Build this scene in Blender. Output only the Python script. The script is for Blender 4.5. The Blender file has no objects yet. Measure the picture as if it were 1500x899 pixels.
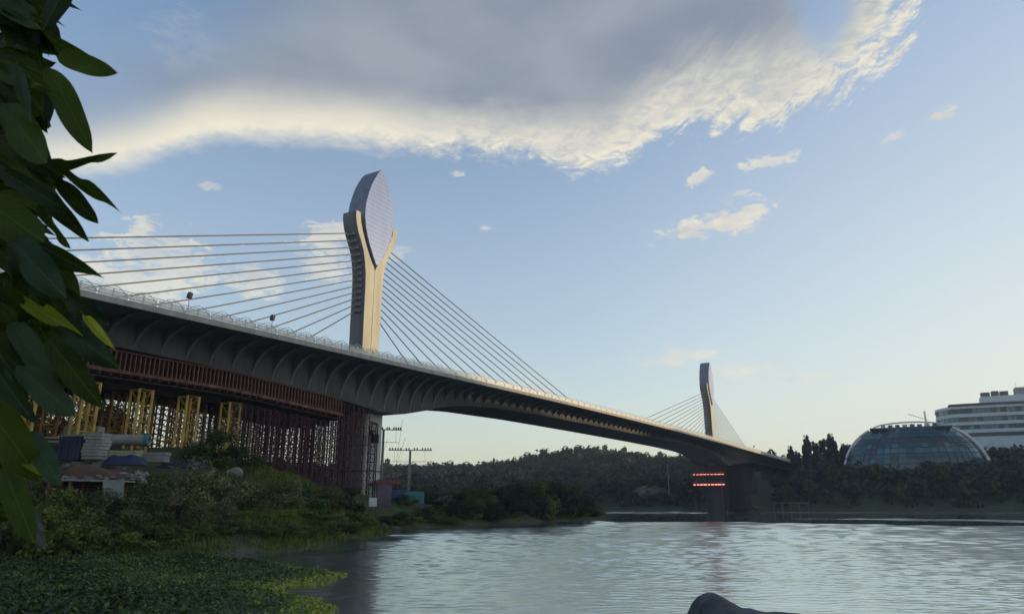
import bpy, bmesh, math, random
import numpy as np
from mathutils import Vector, Matrix

C = bpy.context.scene.collection
SC = bpy.context.scene
PI = math.pi

# ---------------------------------------------------------------- camera, sky, sun, exposure
CAM_H = 4.0
PITCH = math.radians(15.4)
FPX = 1040.0                      # focal length in pixels of a 1500 px wide frame
cam = bpy.data.cameras.new("camera")
cam.sensor_width = 36.0
cam.lens = 36.0 * FPX / 1500.0
cam.clip_start = 0.05
cam.clip_end = 9000.0
cam_o = bpy.data.objects.new("camera", cam)
cam_o.location = (0, 0, CAM_H)
cam_o.rotation_euler = (PI / 2 + PITCH, 0, 0)
C.objects.link(cam_o)
SC.camera = cam_o

SUN_AZ = math.radians(12.0)       # measured from +X towards +Y
SUN_EL = math.radians(6.0)
SKY_STRENGTH = 0.12
EXPOSURE = 1.6
SC.view_settings.view_transform = 'Standard'
SC.view_settings.look = 'None'
SC.view_settings.gamma = 1.0
SC.view_settings.use_curve_mapping = False
SC.view_settings.exposure = EXPOSURE
SC.cycles.max_bounces = 6
SC.cycles.diffuse_bounces = 2
SC.cycles.glossy_bounces = 3
SC.cycles.transmission_bounces = 3
SC.cycles.transparent_max_bounces = 8
SC.cycles.use_adaptive_sampling = True
SC.cycles.use_denoising = True

sl = bpy.data.lights.new("sun", 'SUN')
sl.energy = 1.4
sl.angle = math.radians(0.5)
sl.color = (1.0, 0.77, 0.46)
so = bpy.data.objects.new("sun", sl)
sd = Vector((math.cos(SUN_AZ) * math.cos(SUN_EL), math.sin(SUN_AZ) * math.cos(SUN_EL), math.sin(SUN_EL)))
so.rotation_euler = sd.to_track_quat('Z', 'Y').to_euler()
so.location = (60, 40, 90)
C.objects.link(so)


def ray(px, py):                   # direction through a point of the 1500 x 899 photograph
    X = (px - 750) / FPX
    Y = (449.5 - py) / FPX
    return (X, math.cos(PITCH) - Y * math.sin(PITCH), math.sin(PITCH) + Y * math.cos(PITCH))


def azel(px, py):
    r = ray(px, py)
    return math.degrees(math.atan2(r[0], r[1])), math.degrees(math.atan2(r[2], math.hypot(r[0], r[1])))


def at(px, py, y):                 # world point on that ray, y metres ahead
    r = ray(px, py)
    t = y / r[1]
    return (r[0] * t, y, CAM_H + r[2] * t)


# ---- node expressions
class X:
    nt = None

    def __init__(s, v):
        s.v = v

    @staticmethod
    def op(kind, *a, clamp=False):
        n = X.nt.nodes.new('ShaderNodeMath')
        n.operation = kind
        n.use_clamp = clamp
        for i, q in enumerate(a):
            q = q.v if isinstance(q, X) else q
            if isinstance(q, (int, float)):
                n.inputs[i].default_value = q
            else:
                X.nt.links.new(q, n.inputs[i])
        return X(n.outputs[0])

    def __add__(s, o): return X.op('ADD', s, o)
    __radd__ = __add__
    def __sub__(s, o): return X.op('SUBTRACT', s, o)
    def __rsub__(s, o): return X.op('SUBTRACT', o, s)
    def __mul__(s, o): return X.op('MULTIPLY', s, o)
    __rmul__ = __mul__
    def __truediv__(s, o): return X.op('DIVIDE', s, o)


def sstep(e0, e1, x):
    n = X.nt.nodes.new('ShaderNodeMapRange')
    n.interpolation_type = 'SMOOTHSTEP'
    X.nt.links.new(x.v, n.inputs['Value'])
    for k, e in (('From Min', e0), ('From Max', e1)):
        if isinstance(e, X):
            X.nt.links.new(e.v, n.inputs[k])
        else:
            n.inputs[k].default_value = e
    return X(n.outputs['Result'])


def curve1d(x, pts, x0, x1, y0, y1):
    n = X.nt.nodes.new('ShaderNodeFloatCurve')
    c = n.mapping.curves[0]
    P = [((a - x0) / (x1 - x0), (b - y0) / (y1 - y0)) for a, b in pts]
    c.points[0].location = P[0]
    c.points[1].location = P[-1]
    for q in P[1:-1]:
        c.points.new(*q)
    n.mapping.update()
    X.nt.links.new(((x - x0) * (1.0 / (x1 - x0))).v, n.inputs['Value'])
    return X(n.outputs[0]) * (y1 - y0) + y0


def noise(vec, scale, detail=5.0, rough=0.55, dist=0.0):
    n = X.nt.nodes.new('ShaderNodeTexNoise')
    X.nt.links.new(vec, n.inputs['Vector'])
    n.inputs['Scale'].default_value = scale
    n.inputs['Detail'].default_value = detail
    n.inputs['Roughness'].default_value = rough
    n.inputs['Distortion'].default_value = dist
    return X(n.outputs[0])


def comb(x, y, z):
    n = X.nt.nodes.new('ShaderNodeCombineXYZ')
    for i, q in enumerate((x, y, z)):
        if isinstance(q, X):
            X.nt.links.new(q.v, n.inputs[i])
        else:
            n.inputs[i].default_value = q
    return n.outputs[0]


def mixc(f, a, b, blend='MIX'):
    n = X.nt.nodes.new('ShaderNodeMix')
    n.data_type = 'RGBA'
    n.blend_type = blend
    for key, q in ((0, f), (6, a), (7, b)):
        q = q.v if isinstance(q, X) else q
        if isinstance(q, (int, float)):
            n.inputs[key].default_value = q
        elif isinstance(q, tuple):
            n.inputs[key].default_value = (*q[:3], 1.0)
        else:
            X.nt.links.new(q, n.inputs[key])
    return n.outputs[2]


def build_world():
    w = bpy.data.worlds.new("World")
    SC.world = w
    w.use_nodes = True
    nt = w.node_tree
    X.nt = nt
    bg = nt.nodes['Background']
    sky = nt.nodes.new('ShaderNodeTexSky')
    sky.sky_type = 'NISHITA'
    sky.sun_disc = False
    sky.sun_elevation = SUN_EL
    sky.sun_rotation = PI / 2 - SUN_AZ
    sky.air_density = 1.0
    sky.dust_density = 0.7
    sky.ozone_density = 2.2
    tc = nt.nodes.new('ShaderNodeTexCoord')
    sx = nt.nodes.new('ShaderNodeSeparateXYZ')
    nt.links.new(tc.outputs['Generated'], sx.inputs[0])
    x, y, z = (X(sx.outputs[i]) for i in range(3))
    deg = 180.0 / PI
    az = X.op('ARCTAN2', x, y) * deg
    el = X.op('ARCSINE', z) * deg
    # thin blue-grey veil of humid air low over the land, all round
    k = 1.0 / (SKY_STRENGTH * 2 ** EXPOSURE)
    def lin(r, g, b):
        f = lambda c: (c / 255 / 12.92 if c < 11 else ((c / 255 + .055) / 1.055) ** 2.4) * k
        return (f(r), f(g), f(b))
    glow = sstep(2.0, 48.0, az) * (1.0 - sstep(0.0, 26.0, el)) * (1.0 - sstep(60.0, 120.0, az)) * 0.5
    base0 = mixc((1.0 - sstep(0.0, 50.0, el)) * 0.40 + (1.0 - sstep(-2.0, 14.0, el)) * 0.22 + sstep(-5.0, 45.0, az) * (1.0 - sstep(20.0, 55.0, el)) * 0.30, mixc(1.0, sky.outputs[0], (1.0, 0.955, 1.0), 'MULTIPLY'), lin(217, 217, 206))
    base = mixc(glow, base0, lin(240, 240, 226))
    v2 = comb(az * 0.20, el * 0.42, 0.0)
    n_big = noise(v2, 1.0, 9, 0.62, 0.3)
    v3 = comb(az * 0.55 + el * 0.2, el * 1.3 - az * 0.12, 3.7)
    n_fine = noise(v3, 1.0, 10, 0.68, 0.8)
    n_soft = noise(comb(az * 0.07, el * 0.16, 2.0), 1.0, 3, 0.5, 0.2)
    nb = (n_big - 0.5) * 2.0
    nf = (n_fine - 0.5) * 2.0
    A = lambda pts: [azel(*q) for q in pts]
    # --- the long cloud bank: lower rim and upper limit as elevation over azimuth
    low = A([(-300, 270), (-100, 262), (60, 258), (130, 252), (210, 235), (300, 207), (400, 205), (500, 208), (600, 218),
             (700, 225), (800, 238), (870, 248), (940, 225), (1000, 205), (1080, 205), (1150, 205), (1220, 178), (1290, 120), (1350, 40), (1400, -60)])
    low = sorted(low)
    a0, a1 = low[0][0], low[-1][0]
    lo = curve1d(az, low, a0, a1, 20.0, 60.0)
    v4 = comb((az * 0.80 + el * 0.60) * 0.16, (el * 0.80 - az * 0.60) * 0.75, 1.3)      # streaks drawn out along the bank's western end
    ns = (noise(v4, 1.0, 9, 0.66, 0.9) - 0.5) * 2.0
    east = sstep(7.0, 17.0, az)
    calm_w = sstep(-16.0, 0.0, az) * 0.72 + 0.28
    d = el - lo + 0.9 * (1.0 - east) + (nb * 2.4 + nf * 2.2) * calm_w + east * (ns * 6.0 - 0.6)
    up = sorted(A([(-300, 220), (0, 190), (150, 138), (300, 62), (420, -20), (560, -110), (800, -160), (1100, -120), (1400, -110)]))
    hi = curve1d(az, up, a0, a1, 20.0, 60.0)
    inside = sstep(a0 + 3, a0 + 8, az) * (1.0 - sstep(a1 - 1.5, a1, az))
    dens = sstep(0.0, 2.2, d) * (1.0 - sstep(-6.0, 4.0, el - hi + (n_soft - 0.5) * 8.0)) * inside
    # blue gap in the upper right of the bank
    gaz, gel = azel(1205, 10)
    gap = X.op('SQRT', ((az - gaz) * 0.42) * ((az - gaz) * 0.42) + ((el - gel) * 0.33) * ((el - gel) * 0.33))
    dens = dens * (sstep(0.45, 1.35, gap + ns * 0.6 + nb * .3) * 0.9 + 0.1)
    rimw = curve1d(az, [(a0, 3.2), (-20, 3.0), (0, 2.9), (8, 3.6), (14, 4.4), (22, 5.5), (a1, 6.0)], a0, a1, 0.0, 12.0)
    depth = (el - lo + (nb * 1.4 + nf * 1.3) * calm_w + east * ns * 2.5) / rimw
    shade = sstep(0.2, 1.7, depth)
    lit = mixc(sstep(0.30, 0.66, (n_fine - 0.62) * calm_w + 0.62), lin(200, 202, 200), lin(248, 241, 219))
    grey = mixc(sstep(0.3, 0.7, n_soft), lin(138, 149, 166), lin(160, 168, 178))
    ccol = mixc(shade, lit, grey)
    # --- small clouds: centre, half size in degrees, strength
    def blob(px, py, rx, ry, tilt=0.0, amp=1.0, soft=0.6):
        a, e = azel(px, py)
        da, de = az - a, el - e
        if tilt:
            ct, st = math.cos(tilt), math.sin(tilt)
            da, de = da * ct + de * st, de * ct - da * st
        r = X.op('SQRT', (da * da) * (1 / rx ** 2) + (de * de) * (1 / ry ** 2))
        return sstep(0.0, soft, 1.0 - r + nf * 1.9 + nb * 0.8) * amp
    blobs = [blob(1050, 328, 5.2, .95, .12, 1.0), blob(1090, 318, 2.3, 1.25, .2, .9), blob(1025, 261, 1.5, .55, .35, .8), blob(1380, 170, 1.1, .42, .1, .85),
             blob(1312, 201, 1.2, .4, .1, .6), blob(1130, 236, 2.4, .55, .05, .7), blob(214, 335, 1.7, 1.2, .3, .75), blob(245, 385, 4.2, 2.6, 0, .72),
             blob(180, 410, 5.0, 1.9, 0, .7), blob(480, 345, 2.6, 1.5, .3, .75), blob(470, 385, 3.0, 1.8, 0, .6), blob(375, 410, 2.8, 1.4, 0, .6),
             blob(310, 272, .9, .35, 0, .5), blob(712, 334, .8, .35, 0, .6), blob(672, 256, .9, .3, 0, .6), blob(580, 372, 1.2, .7, 0, .4),
             blob(980, 525, 4.2, .7, .06, .45, .9), blob(1080, 545, 5.5, .8, .05, .45, .9), blob(1160, 552, 3.2, .45, 0, .4, .9), blob(1030, 518, 1.3, .3, .1, .5),
             blob(780, 560, 3.0, .9, -.2, .3, 1.0), blob(1080, 283, 1.0, .25, .1, .5), blob(270, 60, 4.5, 2.6, .3, .12, 1.2)]
    small = blobs[0]
    for b in blobs[1:]:
        small = X.op('MAXIMUM', small, b)
    # scattered cumulus over the rest of the sky, behind and beside the camera
    n_far = noise(tc.outputs['Generated'], 3.2, 7, 0.6, 0.2)
    behind = sstep(46, 62, X.op('ABSOLUTE', az)) * sstep(6, 16, el)
    far_c = sstep(0.54, 0.66, n_far) * behind * 0.8
    scol = mixc(sstep(0.35, 0.65, n_big), lin(205, 206, 205), lin(240, 234, 216))
    c1 = mixc(X.op('MAXIMUM', small, far_c), base, scol)
    c2 = mixc(dens * 0.95, c1, ccol)
    nt.links.new(c2, bg.inputs['Color'])
    bg.inputs['Strength'].default_value = SKY_STRENGTH


build_world()

# ---------------------------------------------------------------- helpers: meshes, objects, materials
rng = np.random.default_rng(7)
random.seed(7)


class MB:
    """collects shapes for one mesh"""

    def __init__(s):
        s.v, s.f, s.n = [], [], 0

    def add(s, verts, faces):
        k = s.n
        s.v.extend(verts)
        s.f.extend([tuple(i + k for i in q) for q in faces])
        s.n += len(verts)
        return s

    def box(s, c, size, m=None):
        x, y, z = (q / 2 for q in size)
        vs = [Vector((i * x, j * y, k * z)) for i in (-1, 1) for j in (-1, 1) for k in (-1, 1)]
        if m is not None:
            vs = [m @ q for q in vs]
        c = Vector(c)
        return s.add([tuple(q + c) for q in vs], [(0, 1, 3, 2), (4, 6, 7, 5), (0, 4, 5, 1), (2, 3, 7, 6), (0, 2, 6, 4), (1, 5, 7, 3)])

    def tube(s, pts, r, sides=6, cap=True, r2=None):
        pts = [Vector(q) for q in pts]
        k = len(pts)
        rings = []
        for i, q in enumerate(pts):
            t = (pts[min(i + 1, k - 1)] - pts[max(i - 1, 0)]).normalized()
            a = t.orthogonal().normalized() if abs(t.z) > 0.95 else t.cross(Vector((0, 0, 1))).normalized()
            b = t.cross(a)
            rr = r if r2 is None else r + (r2 - r) * i / (k - 1)
            rings.append([tuple(q + a * (rr * math.cos(2 * PI * j / sides)) + b * (rr * math.sin(2 * PI * j / sides))) for j in range(sides)])
        vs = [q for g in rings for q in g]
        fs = []
        for i in range(k - 1):
            for j in range(sides):
                fs.append((i * sides + j, i * sides + (j + 1) % sides, (i + 1) * sides + (j + 1) % sides, (i + 1) * sides + j))
        if cap:
            fs.append(tuple(range(sides - 1, -1, -1)))
            fs.append(tuple((k - 1) * sides + j for j in range(sides)))
        return s.add(vs, fs)

    def prism(s, poly, f, d0, d1):
        """poly (a, b) pairs extruded from d0 to d1; f(a, b, d) gives the point"""
        k = len(poly)
        vs = [tuple(f(a, b, d0)) for a, b in poly] + [tuple(f(a, b, d1)) for a, b in poly]
        fs = [tuple(range(k - 1, -1, -1)), tuple(range(k, 2 * k))] + [(i, (i + 1) % k, k + (i + 1) % k, k + i) for i in range(k)]
        return s.add(vs, fs)

    def mesh(s, name):
        m = bpy.data.meshes.new(name)
        m.from_pydata([tuple(q) for q in s.v], [], s.f)
        bm = bmesh.new()
        bm.from_mesh(m)
        bmesh.ops.recalc_face_normals(bm, faces=bm.faces[:])
        bm.to_mesh(m)
        bm.free()
        return m

    def build(s, name, mt, parent=None, loc=(0, 0, 0), bevel=0.0, smooth=False):
        return link(name, s.mesh(name), mt, parent, loc, bevel, smooth)


def link(name, me, mt=None, parent=None, loc=(0, 0, 0), bevel=0.0, smooth=False):
    o = bpy.data.objects.new(name, me)
    C.objects.link(o)
    if mt is not None and len(me.materials) == 0:
        me.materials.append(mt)
    if smooth:
        me.shade_smooth()
    o.location = loc
    if parent is not None:
        o.parent = parent
    if bevel:
        b = o.modifiers.new("bevel", 'BEVEL')
        b.width = bevel
        b.segments = 2
        b.limit_method = 'ANGLE'
    return o


def tag(o, label=None, cat=None, group=None, kind=None):
    for k, q in (('label', label), ('category', cat), ('group', group), ('kind', kind)):
        if q:
            o[k] = q
    return o


def thing(name, label, cat, loc=(0, 0, 0), rz=0.0, group=None):
    o = bpy.data.objects.new(name, None)
    o.empty_display_size = 0.2
    C.objects.link(o)
    o.location = loc
    o.rotation_euler = (0, 0, rz)
    return tag(o, label, cat, group)


def copy_tree(o, parent=None):
    c = o.copy()
    C.objects.link(c)
    c.parent = parent
    for ch in list(o.children):
        copy_tree(ch, c)
    return c


def fast_mesh(name, V, F, tint=None):
    """numpy verts (n,3) and faces (m,k) into a mesh; tint: one value per face"""
    m = bpy.data.meshes.new(name)
    V = np.asarray(V, np.float32)
    F = np.asarray(F, np.int32)
    k = F.shape[1]
    m.vertices.add(len(V))
    m.vertices.foreach_set('co', V.ravel())
    m.loops.add(F.size)
    m.loops.foreach_set('vertex_index', F.ravel())
    m.polygons.add(len(F))
    m.polygons.foreach_set('loop_start', np.arange(0, F.size, k, dtype=np.int32))
    m.polygons.foreach_set('loop_total', np.full(len(F), k, np.int32))
    m.update(calc_edges=True)
    if tint is not None:
        a = m.attributes.new('tint', 'FLOAT', 'FACE')
        a.data.foreach_set('value', np.asarray(tint, np.float32))
    return m


def new_mat(name):
    m = bpy.data.materials.new(name)
    m.use_nodes = True
    X.nt = m.node_tree
    return m, m.node_tree.nodes['Principled BSDF']


def bump(bs, height, strength=0.4, dist=0.05):
    n = X.nt.nodes.new('ShaderNodeBump')
    n.inputs['Strength'].default_value = strength
    n.inputs['Distance'].default_value = dist
    X.nt.links.new(height.v, n.inputs['Height'])
    X.nt.links.new(n.outputs[0], bs.inputs['Normal'])


def coords(kind='Object'):
    n = X.nt.nodes.new('ShaderNodeTexCoord')
    return n.outputs[kind]


def simple(name, c, c2=None, scale=1.0, rough=0.7, metal=0.0, bmp=0.0, streak=False, spec=0.4):
    """two tones of one stuff mixed by weathering noise"""
    m, bs = new_mat(name)
    co = coords()
    if streak:
        mp = X.nt.nodes.new('ShaderNodeMapping')
        mp.inputs['Scale'].default_value = (1, 1, 0.12)
        X.nt.links.new(co, mp.inputs[0])
        co = mp.outputs[0]
    n1 = noise(co, scale, 6, 0.62)
    c2 = c2 or tuple(q * 0.7 for q in c)
    X.nt.links.new(mixc(sstep(0.35, 0.66, n1), c, c2), bs.inputs['Base Color'])
    bs.inputs['Roughness'].default_value = rough
    bs.inputs['Metallic'].default_value = metal
    bs.inputs['Specular IOR Level'].default_value = spec
    if bmp:
        bump(bs, noise(co, scale * 8, 5, 0.6), bmp, 0.03)
    return m


def leaf_mat(name, dark, light, accent=None, acc=0.0, transl=0.35, rough=0.55, scale=0.35):
    m, bs = new_mat(name)
    nt = X.nt
    at_ = nt.nodes.new('ShaderNodeAttribute')
    at_.attribute_name = 'tint'
    t = X(at_.outputs['Fac'])
    nz = noise(coords(), scale, 4, 0.6)
    col = mixc(sstep(0.1, 0.95, t * 0.75 + (nz - 0.5) * 1.1 + 0.12), dark, light)
    if accent:
        oi = nt.nodes.new('ShaderNodeObjectInfo')
        n2 = noise(coords(), scale * 2.2, 3, 0.6)
        col = mixc(sstep(0.62 - acc * .3, 0.80 - acc * .3, n2 + (t - 0.5) * 0.35), col, accent)
    nt.links.new(col, bs.inputs['Base Color'])
    bs.inputs['Roughness'].default_value = rough
    bs.inputs['Specular IOR Level'].default_value = 0.3
    tr = nt.nodes.new('ShaderNodeBsdfTranslucent')
    nt.links.new(col, tr.inputs['Color'])
    mx = nt.nodes.new('ShaderNodeMixShader')
    mx.inputs[0].default_value = transl
    nt.links.new(bs.outputs[0], mx.inputs[1])
    nt.links.new(tr.outputs[0], mx.inputs[2])
    nt.links.new(mx.outputs[0], nt.nodes['Material Output'].inputs['Surface'])
    return m


M = {}
M['concrete'] = simple('concrete_grey', (0.115, 0.115, 0.107), (0.08, 0.08, 0.076), 0.25, 0.85, bmp=0.25)
M['railpaint'] = simple('pale_railing_paint', (0.72, 0.69, 0.60), (0.60, 0.57, 0.50), 1.0, 0.4)
M['pier_dark'] = simple('shaded_pier_concrete', (0.055, 0.058, 0.06), (0.035, 0.037, 0.04), 0.3, 0.9, streak=True)  # shadow over the distant piers put into a darker concrete
M['rib'] = simple('rib_concrete', (0.155, 0.155, 0.145), (0.10, 0.10, 0.095), 0.4, 0.85, bmp=0.2)
M['edge'] = simple('edge_beam_concrete', (0.42, 0.39, 0.33), (0.30, 0.28, 0.24), 0.6, 0.85, bmp=0.2, streak=True)
def deck_concrete():
    m, bs = new_mat('deck_concrete')
    co = coords()
    sp = X.nt.nodes.new('ShaderNodeSeparateXYZ')
    X.nt.links.new(co, sp.inputs[0])
    x, y, z = (X(sp.outputs[i]) for i in range(3))
    run = noise(comb(x * 0.9, y * 0.12, z * 0.10), 1.0, 6, 0.65)
    pat = noise(co, 0.30, 6, 0.6)
    seg = X.op('FRACT', x * (1 / 3.6) + 0.5)
    joint = sstep(0.0, 0.012, seg) * (1.0 - sstep(0.988, 1.0, seg))
    tone = sstep(0.2, 0.8, noise(comb(X.op('FLOOR', x * (1 / 3.6) + 0.5), 0.0, 0.0), 3.7, 0))
    col = mixc(sstep(0.32, 0.66, pat * 0.5 + run * 0.5), (0.100, 0.100, 0.092), (0.050, 0.050, 0.046))
    col = mixc(0.35, col, mixc(tone, (0.14, 0.14, 0.13), (0.085, 0.083, 0.076)))
    X.nt.links.new(mixc(joint, (0.035, 0.034, 0.03), col), bs.inputs['Base Color'])
    bs.inputs['Roughness'].default_value = 0.9
    bump(bs, run, 0.3, 0.03)
    return m


M['deck'] = deck_concrete()
M['cream'] = simple('cream_painted_concrete', (0.49, 0.46, 0.36), (0.38, 0.35, 0.28), 0.5, 0.7, bmp=0.1, streak=True)
M['clad'] = simple('lavender_cladding', (0.155, 0.21, 0.385), (0.14, 0.19, 0.35), 0.8, 0.42, 0.25, streak=True)
M['clad_edge'] = simple('dark_cladding', (0.20, 0.20, 0.25), (0.15, 0.15, 0.2), 0.8, 0.5, 0.2)
M['endface'] = simple('shaded_end_face', (0.17, 0.17, 0.18), (0.12, 0.12, 0.13), 0.3, 0.8, streak=True)
M['groove'] = simple('dark_joint', (0.10, 0.07, 0.06), (0.08, 0.06, 0.05), 1.0, 0.9)
M['cable'] = simple('stay_sheath', (0.155, 0.16, 0.17), (0.13, 0.135, 0.145), 0.5, 0.5)
M['steel'] = simple('galvanised_steel', (0.45, 0.44, 0.42), (0.33, 0.33, 0.32), 2.0, 0.45, 0.5)
M['black'] = simple('black_metal', (0.02, 0.02, 0.022), (0.03, 0.03, 0.03), 1.0, 0.5)
M['asphalt'] = simple('asphalt', (0.05, 0.05, 0.05), (0.065, 0.063, 0.06), 1.0, 0.9)
M['red'] = simple('red_oxide_steel', (0.13, 0.034, 0.024), (0.07, 0.024, 0.02), 0.8, 0.75)
M['redpale'] = simple('faded_red_beam', (0.20, 0.095, 0.068), (0.075, 0.028, 0.022), 1.2, 0.75)
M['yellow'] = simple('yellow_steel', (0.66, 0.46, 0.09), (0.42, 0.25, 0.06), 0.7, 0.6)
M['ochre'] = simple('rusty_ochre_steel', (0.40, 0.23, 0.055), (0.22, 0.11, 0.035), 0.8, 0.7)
M['maroon'] = simple('maroon_scaffold_steel', (0.12, 0.045, 0.045), (0.07, 0.035, 0.04), 0.8, 0.7)
M['timber'] = simple('dark_timber', (0.06, 0.04, 0.03), (0.035, 0.025, 0.02), 1.0, 0.9)
M['navy'] = simple('navy_sheet', (0.018, 0.026, 0.065), (0.03, 0.04, 0.08), 0.8, 0.55)
M['blue'] = simple('blue_painted_steel', (0.03, 0.07, 0.20), (0.02, 0.05, 0.14), 0.8, 0.5)
M['teal'] = simple('teal_painted_steel', (0.05, 0.24, 0.27), (0.04, 0.17, 0.2), 0.8, 0.5)
M['lilac'] = simple('faded_lilac_steel', (0.17, 0.12, 0.17), (0.09, 0.07, 0.10), 0.6, 0.6)
M['rust'] = simple('rusty_roof_sheet', (0.24, 0.075, 0.06), (0.14, 0.06, 0.05), 0.7, 0.8)
M['palegrey'] = simple('pale_weathered_board', (0.34, 0.34, 0.30), (0.24, 0.24, 0.22), 0.9, 0.85, bmp=0.2)
M['palegreen'] = simple('pale_green_board', (0.36, 0.40, 0.22), (0.28, 0.32, 0.19), 0.9, 0.8)
M['soil'] = simple('red_soil', (0.17, 0.085, 0.055), (0.11, 0.075, 0.055), 0.5, 0.95, bmp=0.6)
M['rubbly'] = simple('bare_dry_earth', (0.13, 0.115, 0.10), (0.085, 0.08, 0.07), 0.4, 0.95, bmp=0.5)
M['rock'] = simple('dark_granite', (0.11, 0.118, 0.13), (0.040, 0.045, 0.052), 1.3, 0.78)
X.nt = M['rock'].node_tree
bump(M['rock'].node_tree.nodes['Principled BSDF'], noise(coords(), 2.6, 9, 0.68, 0.8) + noise(coords(), 14.0, 6, 0.7) * 0.25, 1.0, 0.16)
M['bark'] = simple('bark', (0.09, 0.065, 0.045), (0.05, 0.04, 0.03), 3.0, 0.9, bmp=0.5)
M['white'] = simple('white_paint', (0.72, 0.72, 0.70), (0.6, 0.6, 0.58), 0.7, 0.6)
M['greywhite'] = simple('grey_white_cladding', (0.55, 0.60, 0.64), (0.47, 0.52, 0.56), 0.3, 0.6)
M['roof'] = simple('dark_roof', (0.11, 0.115, 0.12), (0.08, 0.085, 0.09), 0.3, 0.7)


def glass(name, c, rough=0.12, metal=0.0):
    m, bs = new_mat(name)
    n1 = noise(coords(), 0.35, 3)
    X.nt.links.new(mixc(sstep(0.3, 0.7, n1), c, tuple(q * 0.65 for q in c)), bs.inputs['Base Color'])
    bs.inputs['Roughness'].default_value = rough
    bs.inputs['Metallic'].default_value = metal
    bs.inputs['Specular IOR Level'].default_value = 0.6
    return m


M['glass'] = glass('blue_green_glass', (0.022, 0.080, 0.110))
M['glass_pale'] = glass('pale_glass', (0.075, 0.16, 0.18))
M['glass_dark'] = glass('dark_window_glass', (0.025, 0.042, 0.058), 0.3)
M['leaf_olive'] = leaf_mat('olive_foliage', (0.052, 0.060, 0.020), (0.29, 0.285, 0.095), (0.37, 0.32, 0.14), 0.2)
M['leaf_green'] = leaf_mat('mid_green_foliage', (0.038, 0.062, 0.019), (0.165, 0.22, 0.055))
M['leaf_dark'] = leaf_mat('dark_foliage', (0.020, 0.030, 0.015), (0.052, 0.068, 0.028))
M['leaf_weed'] = leaf_mat('weed_foliage', (0.070, 0.095, 0.018), (0.25, 0.31, 0.05))
M['leaf_far'] = leaf_mat('far_wood_foliage', (0.028, 0.038, 0.020), (0.095, 0.105, 0.050), scale=0.03)
M['hyacinth'] = leaf_mat('water_plant_leaf', (0.028, 0.050, 0.008), (0.135, 0.20, 0.032), (0.30, 0.33, 0.035), 0.0, 0.25, 0.4, 0.16)
M['grass'] = leaf_mat('grass_blade', (0.075, 0.105, 0.018), (0.25, 0.30, 0.05), scale=0.2)


def emit(name, c, s):
    m, bs = new_mat(name)
    bs.inputs['Base Color'].default_value = (*c, 1)
    bs.inputs['Emission Color'].default_value = (*c, 1)
    bs.inputs['Emission Strength'].default_value = s
    return m


M['redlamp'] = emit('pink_red_lamp', (1.0, 0.22, 0.17), 1.1)

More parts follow.
